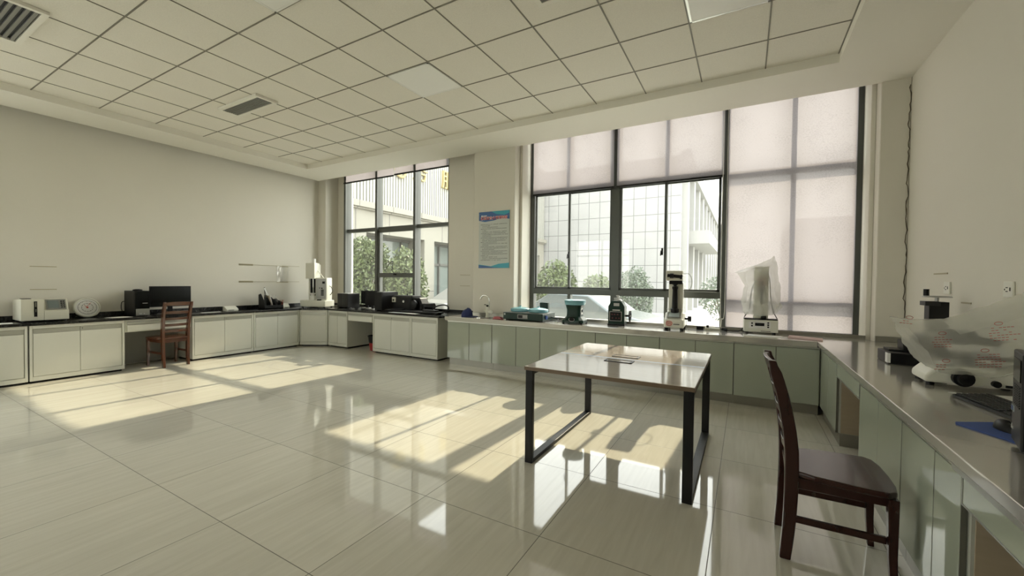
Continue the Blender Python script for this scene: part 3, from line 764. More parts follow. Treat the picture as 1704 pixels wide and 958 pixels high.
# ------------------------------------------------------------------ column instrument in the far corner
def column_instrument():
    t = thing('column_instrument', 'tall white instrument with grey control face in the far corner', 'instrument', (-8.02, 5.18, TZ), math.radians(22))
    k = 1.0
    MB().box(0, .56, 0, .34, .02, .15).build('base', CREAM, t, bevel=.01)
    MB().box(.27, .52, .12, .32, .15, .62).build('control_box', CREAM, t, bevel=.008)
    MB().box(.285, .505, .114, .122, .18, .60).build('control_face', SILV, t)
    c = MB()
    c.box(.43, .485, .106, .115, .50, .545).box(.36, .38, .106, .115, .40, .415).box(.41, .43, .104, .115, .39, .415)
    for i in range(5): c.box(.40, .46, .108, .115, .25 + i * .026, .268 + i * .026)
    c.build('controls', BLACK, t)
    MB().box(.06, .10, .2, .3, .15, .90).box(.06, .26, .28, .31, .15, .9).build('back_column', CREAM, t, bevel=.004)
    MB().box(.10, .26, .20, .28, .15, .62).build('chamber', BLACK, t)
    MB().box(.07, .27, .08, .26, .60, .93).build('head', CREAM, t, bevel=.01)
    MB().box(.18, .24, .12, .18, .93, 1.02).build('head_cap', PAPER, t, bevel=.004)
    MB().cyl((.22, .12, .60), (.22, .12, .42), .014).cyl((.22, .12, .42), (.22, .12, .30), .008).build('plunger', CHROME, t, smooth=True)
    MB().lathe([(.045, .15), (.055, .16), (.055, .24), (.04, .245), (.04, .28), (.06, .285), (.06, .30)], (.21, .12, 0)).build('sample_cup', PAPER, t, smooth=True)
    MB().tube(smooth_path([(.52, .22, .45), (.58, .2, .42), (.60, .2, .33), (.56, .18, .26)], 6), .007).build('hose', BLACK, t, smooth=True)
    MB().tube([(.26, .2, .78), (.30, .2, .74), (.40, .2, .62)], .01).build('support_rod', CREAM, t)
    MB().box(.36, .42, .03, .09, .15, .175).build('foot_switch', BLACK, t)
    for x in (.04, .52):
        for y in (.04, .30): MB().cyl((x, y, 0), (x, y, .02), .018).build('foot', BLACK, t)
column_instrument()
# ------------------------------------------------------------------ black-counter items by window 1
t = thing('equipment_case', 'square black case with bright top, first on the far worktop', 'case', (-7.42, 5.62, TZ))
MB().box(0, .33, 0, .30, .012, .30).build('shell', BLACKM, t, bevel=.01)
MB().box(.008, .322, .008, .292, .30, .306).build('lid', SILV, t)
MB().box(.15, .325, -.004, .0, .02, .295).build('side_panel', DGREY, t)
MB().box(.02, .06, .02, .28, 0, .012).box(.27, .31, .02, .28, 0, .012).build('foot', BLACK, t)
monitor('black monitor turned away behind the square black case by the left window', (-6.86, 5.96, TZ), PI + math.radians(8), .36, .27, .09, BLACK)
monitor('small black monitor in front of the left mullion of the left window', (-6.52, 5.72, TZ), math.radians(-4), .38, .30, .075, BLACK)
t = pc_tower('black computer tower in the middle of the far black worktop', (-6.17, 5.50, TZ), 0, w=.19, d=.42, h=.36, band=False)
MB().box(.02, .17, .05, .4, .361, .366).build('top_plate', SILV, t)
t = thing('machine_unit', 'wide black machine with pale outlet box beside the black tower', 'machine', (-5.93, 5.72, TZ))
MB().prism([(0, 0), (.30, 0), (.30, .25), (.27, .30), (.03, .30), (0, .27)], 'x', .0, .50).build('housing', BLACKM, t, bevel=.01)
MB().prism([(.50, .02), (.72, .02), (.72, .16), (.66, .27), (.5, .27)], 'y', .03, .25).build('motor_end', BLACK, t, bevel=.02)
MB().box(.0, .10, -.012, .0, .17, .26).build('outlet_box', BEIGE, t, bevel=.004)
MB().box(.03, .06, -.016, -.01, .19, .23).build('outlet_socket', BLACK, t)
MB().cyl((.30, -.002, .19), (.30, -.012, .19), .022).build('round_label', PAPER, t)
MB().cyl((.25, .15, .30), (.25, .15, .335), .012).build('knob', BLACK, t)
MB().lathe([(.07, 0), (.085, .01), (.085, .05), (.05, .06)], (.58, .0, .14), (0, -1, 0)).build('motor_cap', BLACK, t, smooth=True)
t = thing('camera_device', 'black round-bodied device right of the wide black machine', 'device', (-5.08, 5.82, TZ))
MB().lathe([(.10, 0), (.11, .02), (.10, .05), (.05, .07)], (0, 0, 0)).build('base', BLACK, t, smooth=True)
MB().cyl((-.09, 0, .11), (.09, .03, .12), .055).build('body', BLACK, t, smooth=True)
MB().cyl((0, 0, .05), (0, 0, .10), .02).build('neck', BLACK, t)
t = thing('cable_loop', 'black cable looped upright at the right end of the far worktop', 'cable', (-4.96, 5.74, TZ))
MB().tube(smooth_path([(0, 0, .05), (.08, .03, .12), (.22, .05, .155), (.33, .05, .14), (.35, .05, .08), (.30, .03, .05), (.24, .0, .045)], 7), .012).build('cable', BLACK, t, smooth=True)
slab = thing('flat_panel', 'flat black panel lying on white papers near the far worktop end', 'panel', (-5.90, 5.44, TZ))
MB().box(.0, 1.28, .06, .24, .012, .04).build('panel_body', BLACKM, slab, bevel=.006)
MB().box(.1, .4, .1, .2, .04, .06).box(.9, 1.2, .1, .2, .04, .07).build('raised_block', BLACK, slab, bevel=.004)
MB().box(.02, .06, .08, .22, 0, .012).box(1.2, 1.24, .08, .22, 0, .012).build('foot', BLACK, slab)
sheet('paper_sheet', 'white papers sticking out below the flat black panel', 'paper', [(-5.70, 5.40), (-5.05, 5.395), (-5.0, 5.50), (-5.66, 5.50)], TZ, PAPER)
t = thing('cable_cluster', 'tangle of dark plugs and cables before the small black monitors', 'cable', (-6.8, 5.52, TZ))
b = MB()
for i in range(6):
    x = i * .09 - .2; b.tube(smooth_path([(x, 0, .008), (x + .06, .05, .02), (x + .12, -.02, .012), (x + .17, .04, .008)], 5), .006)
b.build('cables', BLACK, t, smooth=True)
MB().box(.0, .05, -.03, .0, 0, .02).box(.16, .22, -.02, .02, 0, .025).box(-.12, -.07, .0, .03, 0, .022).build('plugs', SILV, t, bevel=.003)
# red bin
t = thing('waste_bin', 'red and black waste bin in the far knee space', 'bin', (-6.235, 5.58, 0))
MB().lathe([(.085, 0), (.10, .01), (.115, .15), (.113, .152), (.09, .02)], n=28).build('lower_body', REDB, t, smooth=True)
MB().lathe([(.115, .152), (.135, .27), (.142, .275), (.142, .29), (.132, .29), (.113, .155)], n=28).build('upper_body', BLACK, t, smooth=True)

# ------------------------------------------------------------------ steel worktop items
SZT = .791
t = thing('blue_cap', 'dark blue cloth cap lying at the left end of the steel worktop', 'cap', (-3.93, 5.42, SZT))
b = MB(); prev = None
for j in range(9):
    a = j / 8 * PI / 2; r = []
    for i in range(20):
        th = 2 * PI * i / 20; rr_ = math.cos(a) ** .7 if j < 8 else .02
        r.append(b.bm.verts.new((.10 * rr_ * math.cos(th) * (1 + .1 * noise.noise(Vector((i, j, 1)))), .085 * rr_ * math.sin(th), .002 + .13 * math.sin(a) + .015 * math.cos(th) * math.sin(a))))
    if prev: b.skin(prev, r)
    else: b.bm.faces.new(r[::-1])
    prev = r
b.bm.faces.new(prev); b.build('crown', BLUE, t, smooth=True)
MB().prism([(.06, -.07), (.14, -.06), (.20, -.02), (.20, .03), (.13, .07), (.06, .07)], 'z', .004, .014).build('peak', BLUE, t, bevel=.004)
def faucet():
    t = thing('faucet', 'chrome gooseneck faucet on the steel worktop in front of the pier', 'faucet', (-3.60, 5.52, SZT))
    MB().cyl((0, 0, 0), (0, 0, .02), .035).cyl((0, 0, .02), (0, 0, .17), .026).build('body', CREAM, t, smooth=True, bevel=.003)
    MB().cyl((0, 0, .17), (0, 0, .20), .02).tube([(0, 0, .19), (-.04, -.01, .205), (-.055, -.015, .20)], .006).build('lever', BLACKM, t, smooth=True)
    P = [(.03, 0, .18)] + [(.03 - .085 + .085 * math.cos(a), 0, .27 + .085 * math.sin(a)) for a in [PI * i / 8 * .95 for i in range(9)]]
    MB().tube(smooth_path([(.02, 0, .14)] + P, 3), .0115, 10).build('spout', CHROME, t, smooth=True)
    MB().cyl((.03, -.01, .09), (.085, -.01, .09), .026).cyl((-.03, -.01, .10), (-.05, -.01, .10), .02).build('valve_knob', CREAM, t, smooth=True)
faucet()
t = thing('sink_basin', 'small round sink sunk in the steel worktop below the faucet', 'sink', (-3.66, 5.50, SZT))
MB().lathe([(.155, 0), (.17, .002), (.17, .006), (.15, .007), (.14, .003)], n=36).build('rim', CHROME, t, smooth=True)
MB().cyl((0, 0, .0005), (0, 0, .0015), .145, n=36).build('bowl', DGREY, t)
t = thing('cloth', 'folded dark pink cloth between faucet and green hotplate', 'cloth', (-3.30, 5.37, SZT))
b = MB()
for j in range(3):
    b.box(-.08 + j * .01, .08 - j * .015, -.045, .05 - j * .01, .001 + j * .012, .013 + j * .012)
b.build('cloth_fold', SOAPP, t, bevel=.005)
def hotplate():
    t = thing('grinding_machine', 'low dark green twin-disc polishing machine with turquoise lids', 'machine', (-3.20, 5.345, SZT), math.radians(0))
    w, d, h = .665, .44, .115
    MB().box(0, w, 0, d, .012, h).build('housing', DGREEN, t, bevel=.006)
    MB().box(.005, w - .005, .005, d - .005, h, h + .003).build('top_plate', SILV, t)
    MB().box(.02, .07, .05, d - .05, 0, .012).box(w - .07, w - .02, .05, d - .05, 0, .012).build('foot', BLACK, t)
    p = MB().box(.25, .42, -.003, .001, .03, .095).build('control_panel', MGREY, t)
    MB().box(.265, .335, -.006, -.002, .042, .084).build('meter', BLACK, p); [MB().box(x, x + .01, -.006, -.002, .05, .08).build('switch', SILV, p) for x in (.35, .375, .40)]
    MB().cyl((.03, 0, .088), (.03, -.004, .088), .014).build('badge', SILV, t)
    MB().cyl((w, .11, .06), (w + .02, .11, .06), .03).build('side_dial', PADB, t, smooth=True)
    for x in (.19, .50):
        MB().lathe([(.10, .0), (.145, .008), (.15, .03), (.148, .048), (.143, .053), (.10, .065), (.02, .078), (.012, .095)], (x, .2, h + .004), n=36).build('lid', TEAL, t, smooth=True)
    MB().box(.44, .58, .36, .43, h, h + .15).build('rear_block', DGREEN, t, bevel=.012)
    MB().cyl((.40, .40, h), (.40, .40, h + .15), .007).tube([(.40, .40, h + .15), (.36, .38, h + .155)], .007).build('water_pipe', PAPER, t)
    MB().tube(smooth_path([(w, .3, .05), (w + .12, .28, .03), (w + .15, .22, .012), (w + .25, .24, .012), (w + .2, .32, .012)], 6), .006).build('power_cable', BLACK, t)
hotplate()
def grinder():
    t = thing('polishing_machine', 'single-disc dark green polishing machine with turquoise bowl', 'machine', (-2.10, 5.50, SZT), math.radians(4))
    b = MB(); prev = None
    for z, hw, hd in ((.012, .155, .155), (.05, .15, .15), (.10, .105, .105), (.13, .098, .098), (.20, .098, .098), (.26, .115, .115)):
        r = [b.bm.verts.new((x * hw, y * hd, z)) for x, y in ((-1, -.7), (-.7, -1), (.7, -1), (1, -.7), (1, .7), (.7, 1), (-.7, 1), (-1, .7))]
        if prev: b.skin(prev, r)
        else: b.bm.faces.new(r[::-1])
        prev = r
    b.bm.faces.new(prev); b.build('housing', DGREEN, t, bevel=.006)
    MB().lathe([(.10, .255), (.14, .265), (.145, .285), (.150, .287), (.150, .305), (.145, .308), (.152, .312), (.152, .330), (.12, .340), (.02, .343)], n=40).build('bowl', TEAL, t, smooth=True)
    MB().cyl((0, -.14, .065), (0, -.158, .06), .036).build('badge', BLACK, t, smooth=True)
    MB().tube([(.04 * math.cos(a), -.157, .063 + .024 * math.sin(a)) for a in [2 * PI * i / 24 for i in range(24)]], .003, 5, True).build('badge_ring', SILV, t)
    MB().box(.098, .104, -.05, .03, .13, .22).build('switch_plate', PAPER, t); MB().cyl((.102, -.01, .18), (.115, -.01, .18), .018).build('switch', BLACK, t)
    for x in (-.13, .13):
        for y in (-.13, .13): MB().cyl((x, y, 0), (x, y, .02), .016).build('foot', BLACK, t)
grinder()
def press():
    t = thing('mounting_press', 'upright dark green press with hand wheel on its right side', 'machine', (-1.535, 5.66, SZT), math.radians(5))
    MB().prism([(-.11, .0), (.11, .0), (.11, .26), (.065, .335), (-.065, .335), (-.11, .26)], 'y', -.10, .10).build('housing', DGREEN, t, bevel=.006)
    MB().box(-.115, .115, -.11, .11, 0, .02).build('base', BLACK, t)
    MB().cyl((0, 0, .335), (0, 0, .35), .05).cyl((0, 0, .35), (0, 0, .40), .012).cyl((0, 0, .395), (0, 0, .41), .022).tube([(-.05, 0, .365), (.06, 0, .372)], .007).build('top_screw', SILV, t, smooth=True)
    p = MB().box(-.09, .075, -.104, -.099, .06, .19).build('control_panel', SILV, t)
    MB().box(-.083, .068, -.106, -.103, .066, .184).build('panel_face', BLACK, p)
    q = MB()
    for x, z in ((-.055, .15), (-.02, .15), (.02, .15), (-.05, .10), (0, .10), (.04, .1)): q.box(x - .01, x + .01, -.109, -.105, z - .008, z + .008)
    q.build('indicator', DRED, p)
    MB().box(-.035, .04, -.104, -.099, .265, .305).build('name_plate', SILV, t)
    MB().box(-.05, .05, -.103, -.099, .205, .215).build('label_line', PAPER, t)
    MB().cyl((.11, 0, .13), (.17, 0, .13), .014).build('wheel_shaft', BLACK, t, smooth=True)
    MB().tube([(.17, .075 * math.cos(a), .13 + .075 * math.sin(a)) for a in [2 * PI * i / 28 for i in range(28)]], .009, 8, True).box(.165, .175, -.075, .075, .125, .135).box(.165, .175, -.005, .005, .055, .205).build('hand_wheel', BLACK, t, smooth=True)
press()
def hardness():
    t = thing('hardness_tester', 'white upright hardness tester with black lens column and pale screen', 'instrument', (-.765, 5.52, SZT), math.radians(3))
    MB().prism([(-.15, .035), (.22, .035), (.22, .20), (.0, .215), (-.11, .15), (-.15, .13)], 'x', -.115, .115).build('base', CREAM, t, bevel=.015, seg=3)
    for x in (-.09, .09):
        for y in (-.11, .18): MB().cyl((x, y, 0), (x, y, .036), .022).build('foot', BLACK, t)
    s = MB().prism([(-.115, .158), (-.015, .214), (-.012, .222), (-.118, .164)], 'x', -.085, .075).build('screen_bezel', MGREY, t)
    MB().prism([(-.105, .168), (-.025, .213), (-.026, .218), (-.108, .172)], 'x', -.065, .055).build('screen', LCDB, s)
    MB().tube([(-.055 + .034 * math.cos(a), -.152, .09 + .03 * math.sin(a)) for a in [2 * PI * i / 24 for i in range(24)]], .0035, 5, True).box(-.073, -.067, -.154, -.15, .075, .105).box(-.058, -.052, -.154, -.15, .075, .108).box(-.043, -.037, -.154, -.15, .075, .105).build('emblem', REDP, t)
    b = MB()
    for i in range(6): b.box(-.005 + i * .012, .004 + i * .012, -.1525, -.15, .075, .087)
    b.build('lettering', DGREY, t)
    MB().box(-.085, .085, .05, .21, .20, .60).build('column', CREAM, t, bevel=.008)
    MB().box(-.11, .085, -.06, .21, .62, .745).build('head', BEIGE, t, bevel=.006)
    MB().box(-.075, .08, -.02, .05, .575, .62).build('turret', BLACK, t, bevel=.006)
    MB().lathe([(.032, .0), (.048, .005), (.05, .05), (.038, .06), (.034, .07), (.030, .30), (.036, .31), (.036, .335), (.02, .34), (.02, .355), (.032, .36), (.03, .375)], (-.005, 0, .21)).build('lens_column', BLACK, t, smooth=True)
    MB().box(-.10, -.06, -.02, .04, .255, .262).box(.05, .10, -.02, .04, .255, .262).build('stage_arm', SILV, t)
    e = MB().cyl((-.09, -.075, .685), (.06, -.075, .67), .02).cyl((-.06, -.075, .68), (-.02, -.075, .68), .03).cyl((.06, -.075, .67), (.085, -.075, .665), .028).build('eyepiece', BLACK, t, smooth=True)
    MB().tube(smooth_path([(.085, .1, .71), (.15, .1, .705), (.185, .1, .62), (.17, .1, .53), (.13, .1, .5), (.085, .1, .5)], 6), .004, 6).build('cable', MGREY, t)
    MB().cyl((.115, 0, .145), (.15, 0, .145), .012).cyl((.15, 0, .145), (.19, 0, .145), .035).build('focus_knob', BLACK, t, smooth=True)
    MB().tube(smooth_path([(.13, .05, .15), (.135, .0, .08), (.14, -.02, .02), (.15, -.05, .006)], 5), .0035, 6).build('lead', MGREY, t)
hardness()

def bag_loft(rings, n_around, n_up, crinkle, seed, name, m, parent):
    """rings: list of closed loops (lists of n points) interpolated upwards"""
    b = MB(); V = []
    for j in range(n_up + 1):
        q = j / n_up * (len(rings) - 1); k = min(int(q), len(rings) - 2); f = q - k; f = f * f * (3 - 2 * f)
        A, B = rings[k], rings[k + 1]; row = []
        for i in range(n_around):
            g = i / n_around * len(A); a0 = int(g) % len(A); a1 = (a0 + 1) % len(A); w = g - int(g)
            p = (Vector(A[a0]).lerp(Vector(A[a1]), w)).lerp(Vector(B[a0]).lerp(Vector(B[a1]), w), f)
            nv = noise.noise_vector(p * 9 + Vector((seed, 0, 0))) + .5 * noise.noise_vector(p * 24 + Vector((0, seed, 0)))
            e = crinkle * (1 if 0 < j < n_up else .35)
            row.append(b.bm.verts.new(p + nv * e))
        V.append(row)
    for j in range(n_up):
        for i in range(n_around): b.bm.faces.new((V[j][i], V[j][(i + 1) % n_around], V[j + 1][(i + 1) % n_around], V[j + 1][i]))
    return b.build(name, m, parent, smooth=True)
def bagged_tester():
    t = thing('balance_instrument', 'white instrument with small display and tall column by the lowered blind', 'instrument', (.17, 5.66, SZT), math.radians(4))
    # local origin at base centre front
    MB().box(-.175, .175, 0, .13, .02, .165).build('base', CREAM, t, bevel=.006)
    MB().box(-.172, .172, .002, .128, .165, .178).build('top_plate', BLACKM, t, bevel=.003)
    for x in (-.14, .14):
        for y in (.02, .11): MB().cyl((x, y, 0), (x, y, .021), .014).build('foot', BLACK, t)
    MB().box(-.125, .10, -.003, 0, .065, .145).build('panel', PAPER, t)
    MB().box(-.06, .035, -.006, -.002, .095, .13).build('display', BLACK, t)
    k = MB()
    for x, z in ((-.10, .115), (-.10, .085), (.065, .125), (.065, .1), (.065, .075)): k.box(x, x + .018, -.006, -.002, z, z + .017)
    k.build('buttons', BLACK, t)
    MB().box(.0, .10, -.003, 0, .03, .038).build('lettering', MGREY, t)
    MB().box(-.075, .075, .03, .11, .178, .80).build('column', BEIGE, t, bevel=.01)
    MB().box(-.04, .04, -.005, .03, .55, .67).build('load_cell', WOODPEN, t, bevel=.004)
    MB().cyl((0, .01, .55), (0, .01, .40), .012).cyl((0, .01, .50), (0, .01, .47), .03).cyl((0, .01, .40), (0, .01, .36), .022, .006).build('probe', DGREY, t, smooth=True)
    MB().cyl((.0, .0, .20), (.05, .0, .20), .025).build('clamp_knob', BLACK, t)
    MB().tube(smooth_path([(-.03, .0, .62), (-.08, -.01, .60), (-.11, -.01, .45), (-.12, .0, .3), (-.17, .05, .19)], 6), .005, 6).tube(smooth_path([(.0, .0, .72), (.07, -.01, .68), (.09, -.01, .45), (.12, .0, .28), (.17, .05, .18)], 6), .005, 6).build('cable', DGREY, t)
    g = thing('plastic_bag', 'crumpled clear plastic bag pulled over the white column instrument', 'bag', (.17, 5.66, SZT), math.radians(4))
    def ring(pts): return pts
    R0 = [(-.13, -.01, .22), (0, -.045, .21), (.13, -.01, .24), (.17, .06, .26), (.12, .125, .24), (0, .14, .24), (-.12, .125, .22), (-.17, .06, .22)]
    R1 = [(-.17, -.02, .36), (0, -.06, .36), (.16, -.03, .34), (.20, .06, .34), (.15, .13, .36), (0, .145, .36), (-.15, .13, .36), (-.21, .06, .38)]
    R2 = [(-.15, -.02, .55), (0, -.06, .56), (.13, -.03, .56), (.19, .06, .58), (.13, .13, .58), (0, .145, .57), (-.13, .13, .56), (-.17, .06, .56)]
    R3 = [(-.17, .0, .74), (0, -.03, .78), (.11, .0, .80), (.15, .06, .84), (.11, .12, .82), (0, .14, .79), (-.12, .13, .76), (-.25, .07, .73)]
    R4 = [(-.22, .05, .745), (-.02, .04, .835), (.08, .05, .885), (.125, .06, .93), (.08, .075, .885), (-.02, .08, .835), (-.15, .08, .79), (-.29, .065, .73)]
    bag_loft([R0, R1, R2, R3, R4], 56, 44, .016, 3.1, 'bag_film', BAG, g)
    k = MB().lathe([(.01, -.04), (.035, -.02), (.04, .01), (.02, .035), (.005, .05)], (.175, .03, .33), (.3, 0, 1), 12)
    k.build('bag_knot', BAG, g, smooth=True)
bagged_tester()
t = thing('power_strip', 'white power strip with black plugs right of the hardness tester', 'power strip', (-.50, 5.70, SZT), math.radians(8))
MB().box(.07, .24, 0, .05, 0, .03).build('housing', BEIGE, t, bevel=.005)
MB().box(-.03, .05, .0, .05, 0, .045).cyl((.10, .025, .03), (.10, .025, .06), .016).cyl((.26, .02, .02), (.32, .0, .015), .018).build('plugs', BLACK, t, bevel=.004)
MB().tube(smooth_path([(.24, .025, .02), (.32, -.02, .01), (.45, .0, .01), (.50, .03, .05), (.48, .0, .01), (.6, .03, .01)], 6), .006).build('cable', BLACK, t)
sheet('paper_sheet', 'crumpled white paper lying under the bagged white instrument', 'paper', [(.0, 5.40), (.20, 5.36), (.42, 5.38), (.36, 5.55), (.05, 5.57)], SZT, PAPER)
sheet('booklet', 'thin pink booklet near the corner of the steel worktop', 'booklet', [(.42, 5.42), (.72, 5.34), (.74, 5.50), (.45, 5.64)], SZT, PINK, th=.012)

# ------------------------------------------------------------------ right worktop items
def stand_press():
    t = thing('crank_stand', 'black crank-topped column stand behind the frosted bag', 'stand', (1.02, 4.16, SZT))
    MB().box(-.07, .36, -.06, .22, 0, .085).build('base', BLACK, t, bevel=.006)
    MB().box(-.073, -.069, -.063, -.005, .01, .082).box(-.073, -.055, -.064, -.06, .01, .082).build('label_sticker', PAPER, t)
    MB().box(-.04, .10, .05, .20, .085, .10).box(.04, .16, .04, .18, .10, .17).build('sample_block', BLACKM, t, bevel=.004)
    MB().box(.19, .30, .08, .18, .085, .475).build('column', BLACKM, t, bevel=.003)
    MB().box(.165, .25, .07, .185, .445, .478).build('bracket', DGREY, t, bevel=.002)
    MB().cyl((.245, .13, .475), (.245, .13, .51), .012).cyl((.245, .13, .508), (.245, .13, .52), .085, .075).build('crank_wheel', SILV, t, smooth=True)
    MB().cyl((.18, .11, .52), (.18, .11, .57), .017).build('crank_knob', BLACK, t)
stand_press()
def microscope():
    t = thing('microscope', 'cream inverted microscope under the frosted plastic bag', 'microscope', (.95, 3.36, SZT))
    # x across the worktop towards the wall, long flank facing -y
    MB().prism([(0, .02), (.45, .02), (.45, .13), (.12, .13), (.04, .105), (0, .06)], 'y', 0, .24).build('base', CREAM, t, bevel=.015, seg=3)
    MB().cyl((.155, 0, .062), (.155, -.035, .062), .046).cyl((.155, -.035, .062), (.155, -.065, .062), .032).build('focus_knob', BLACK, t, smooth=True)
    MB().cyl((.29, 0, .045), (.29, -.025, .045), .018).build('adjust_screw', BLACK, t, smooth=True)
    MB().box(.33, .43, -.006, 0, .028, .042).build('side_slot', BLACK, t)
    for x in (.03, .41):
        for y in (.03, .21): MB().cyl((x, y, 0), (x, y, .022), .02).build('foot', BLACK, t)
    MB().box(.34, .42, .05, .19, .12, .27).build('arm', CREAM, t, bevel=.015)
    MB().box(.10, .42, .0, .24, .175, .19).build('stage', BLACK, t, bevel=.004)
    MB().cyl((.22, .12, .13), (.22, .12, .175), .03).build('objective', DGREY, t, smooth=True)
    MB().box(.12, .24, .05, .19, .25, .33).build('lamp_head', BLACK, t, bevel=.015)
    MB().tube([(.18, .12, .29), (.38, .12, .255)], .022).build('head_arm', BLACK, t, smooth=True)
    for y in (.08, .16): MB().cyl((.12, y, .17), (-.01, y, .28), .030).build('eyepiece', BLACK, t, smooth=True)
    MB().cyl((.09, .03, .135), (.09, .03, .15), .03).build('stage_knob', PAPER, t, smooth=True)
microscope()
def big_bag():
    g = thing('plastic_bag', 'large frosted plastic bag with red print draped over the microscope', 'bag', (0, 0, 0))
    Z = lambda z: z + H
    def loop(xl, xr, yf, yb, zl, zm, zr, xm=None):
        xm = xm or (xl + xr) / 2; ym = (yf + yb) / 2
        return [(xl + .02, yf, Z(zl)), (xm, yf - .01, Z(zm)), (xr - .02, yf, Z(zr)), (xr, ym, Z(zr)), (xr - .02, yb, Z(zr)), (xm, yb + .01, Z(zm)), (xl + .02, yb, Z(zl)), (xl, ym, Z(zl))]
    R0 = loop(.985, 1.425, 3.31, 3.63, -.505, -.515, -.44)
    R1 = loop(.955, 1.43, 3.27, 3.66, -.475, -.46, -.39)
    R2 = loop(.925, 1.435, 3.25, 3.66, -.42, -.40, -.33)
    R3 = loop(.878, 1.435, 3.24, 3.62, -.335, -.33, -.26)
    R4 = loop(.825, 1.42, 3.26, 3.50, -.26, -.25, -.20)
    R5 = [(.86, 3.30, Z(-.208)), (1.03, 3.29, Z(-.196)), (1.24, 3.29, Z(-.12)), (1.318, 3.30, Z(-.028)), (1.25, 3.33, Z(-.105)), (1.03, 3.34, Z(-.19)), (.86, 3.32, Z(-.205)), (.762, 3.30, Z(-.198))]
    bag_loft([R0, R1, R2, R3, R4, R5], 96, 60, .016, 8.2, 'bag_film', BAG2, g)
    b = MB(); V = []
    for j in range(13):                               # loose fold hanging from the raised corner
        v = j / 12; row = []
        for i in range(17):
            u = i / 16
            top = Vector((1.318, 3.275, Z(-.03))).lerp(Vector((.98, 3.27, Z(-.20))), u); bot = Vector((1.29, 3.235, Z(-.165))).lerp(Vector((1.05, 3.225, Z(-.275))), u)
            p = top.lerp(bot, v); row.append(b.bm.verts.new(p + noise.noise_vector(p * 14) * .010 + Vector((0, -.02 * math.sin(PI * v), 0))))
        V.append(row)
    for j in range(12):
        for i in range(16): b.bm.faces.new((V[j][i], V[j][i + 1], V[j + 1][i + 1], V[j + 1][i]))
    b.build('bag_fold', BAG2, g, smooth=True)
    # rows of red warning print on the film
    def rows(c, u, v, n, w, nm):
        b = MB(); c, u, v = Vector(c), Vector(u).normalized(), Vector(v).normalized()
        for j in range(n):
            for i in range(int(w * (1 - .5 * abs(j - n / 2) / n))):
                if random.random() < .12: continue
                p = c + u * (i * .015 + (j % 2) * .006 + abs(j - n / 2) * .006) + v * (j * -.0135)
                q = [p, p + u * .011, p + u * .011 + v * .0032, p + v * .0032]
                nn = u.cross(v).normalized() * .0006
                A = [b.bm.verts.new(x) for x in q]; B = [b.bm.verts.new(x + nn) for x in q]
                b.bm.faces.new(A); b.bm.faces.new(B[::-1])
                for k in range(4): b.bm.faces.new((A[k], B[k], B[(k + 1) % 4], A[(k + 1) % 4]))
        b.tube([c + u * (.05 + .016 * math.cos(a)) + v * (.024 + .009 * math.sin(a)) for a in [2 * PI * i / 10 for i in range(10)]], .0014, 4, True)
        b.build(nm, REDD, g)
    rows((1.15, 3.225, Z(-.235)), (1, 0, .18), (-.15, .05, 1), 6, 8, 'warning_print')
    rows((.93, 3.222, Z(-.30)), (1, 0, .1), (-.1, .02, 1), 5, 6, 'warning_print')
    rows((1.10, 3.222, Z(-.385)), (1, 0, .16), (-.12, .0, 1), 6, 8, 'warning_print')
    rows((.95, 3.235, Z(-.455)), (1, 0, .06), (0, .0, 1), 3, 4, 'warning_print')
    rows((.80, 3.27, Z(-.212)), (1, 0, -.08), (0, .0, 1), 2, 4, 'warning_print')
big_bag()
def keyboard():
    t = thing('keyboard', 'long black keyboard on the right worktop beside the blue mouse pad', 'keyboard', (.985, 3.10, SZT), math.radians(-81.5))
    # local x along the length toward the viewer, y across toward the wall
    MB().prism([(0, 0), (.155, 0), (.155, .028), (0, .014)], 'x', 0, .46).build('base', BLACK, t, bevel=.004)
    k = MB()
    for j in range(6):
        for i in range(21):
            if j == 0 and 3 < i < 9: continue
            if i in (15,): continue
            y = .012 + j * .0235; z = .0145 + y * .09
            k.box(.010 + i * .021, .028 + i * .021, y, y + .019, z, z + .007)
    k.box(.010 + 4 * .021, .028 + 8 * .021, .012, .031, .0155, .0225)
    k.build('keys', DGREY, t, bevel=.0015)
keyboard()
t = thing('mouse_pad', 'thin blue mouse pad on the right worktop', 'mouse pad', (.955, 2.42, SZT), math.radians(-60))
MB().prism([(-.15 + .02, -.10), (.13, -.10), (.15, -.08), (.15, .08), (.13, .10), (-.13, .10), (-.15, .08), (-.15, -.08)], 'z', 0, .004).build('pad', PADB, t)
t = thing('computer_mouse', 'black mouse on the blue mouse pad', 'mouse', (.955, 2.465, SZT + .0042), math.radians(-70))
b = MB(); prev = None
for j in range(9):
    a = j / 8 * PI / 2; r = []
    for i in range(24):
        th = 2 * PI * i / 24; k = math.cos(a) ** .6 if j < 8 else .02
        r.append(b.bm.verts.new((.062 * k * math.cos(th), .033 * k * math.sin(th) * (1 + .12 * math.cos(th)), .036 * math.sin(a) * (1 - .18 * math.cos(th)))))
    if prev: b.skin(prev, r)
    else: b.bm.faces.new(r[::-1])
    prev = r
b.bm.faces.new(prev); b.build('shell', BLACK, t, smooth=True)
MB().cyl((-.03, -.004, .031), (-.03, .004, .031), .009, n=14).build('wheel', DGREY, t)
sheet('paper_sheet', 'white paper under the back of the microscope and keyboard', 'paper', [(1.15, 2.80), (1.41, 2.85), (1.41, 3.30), (1.00, 3.20), (1.13, 3.12)], SZT, PAPER)
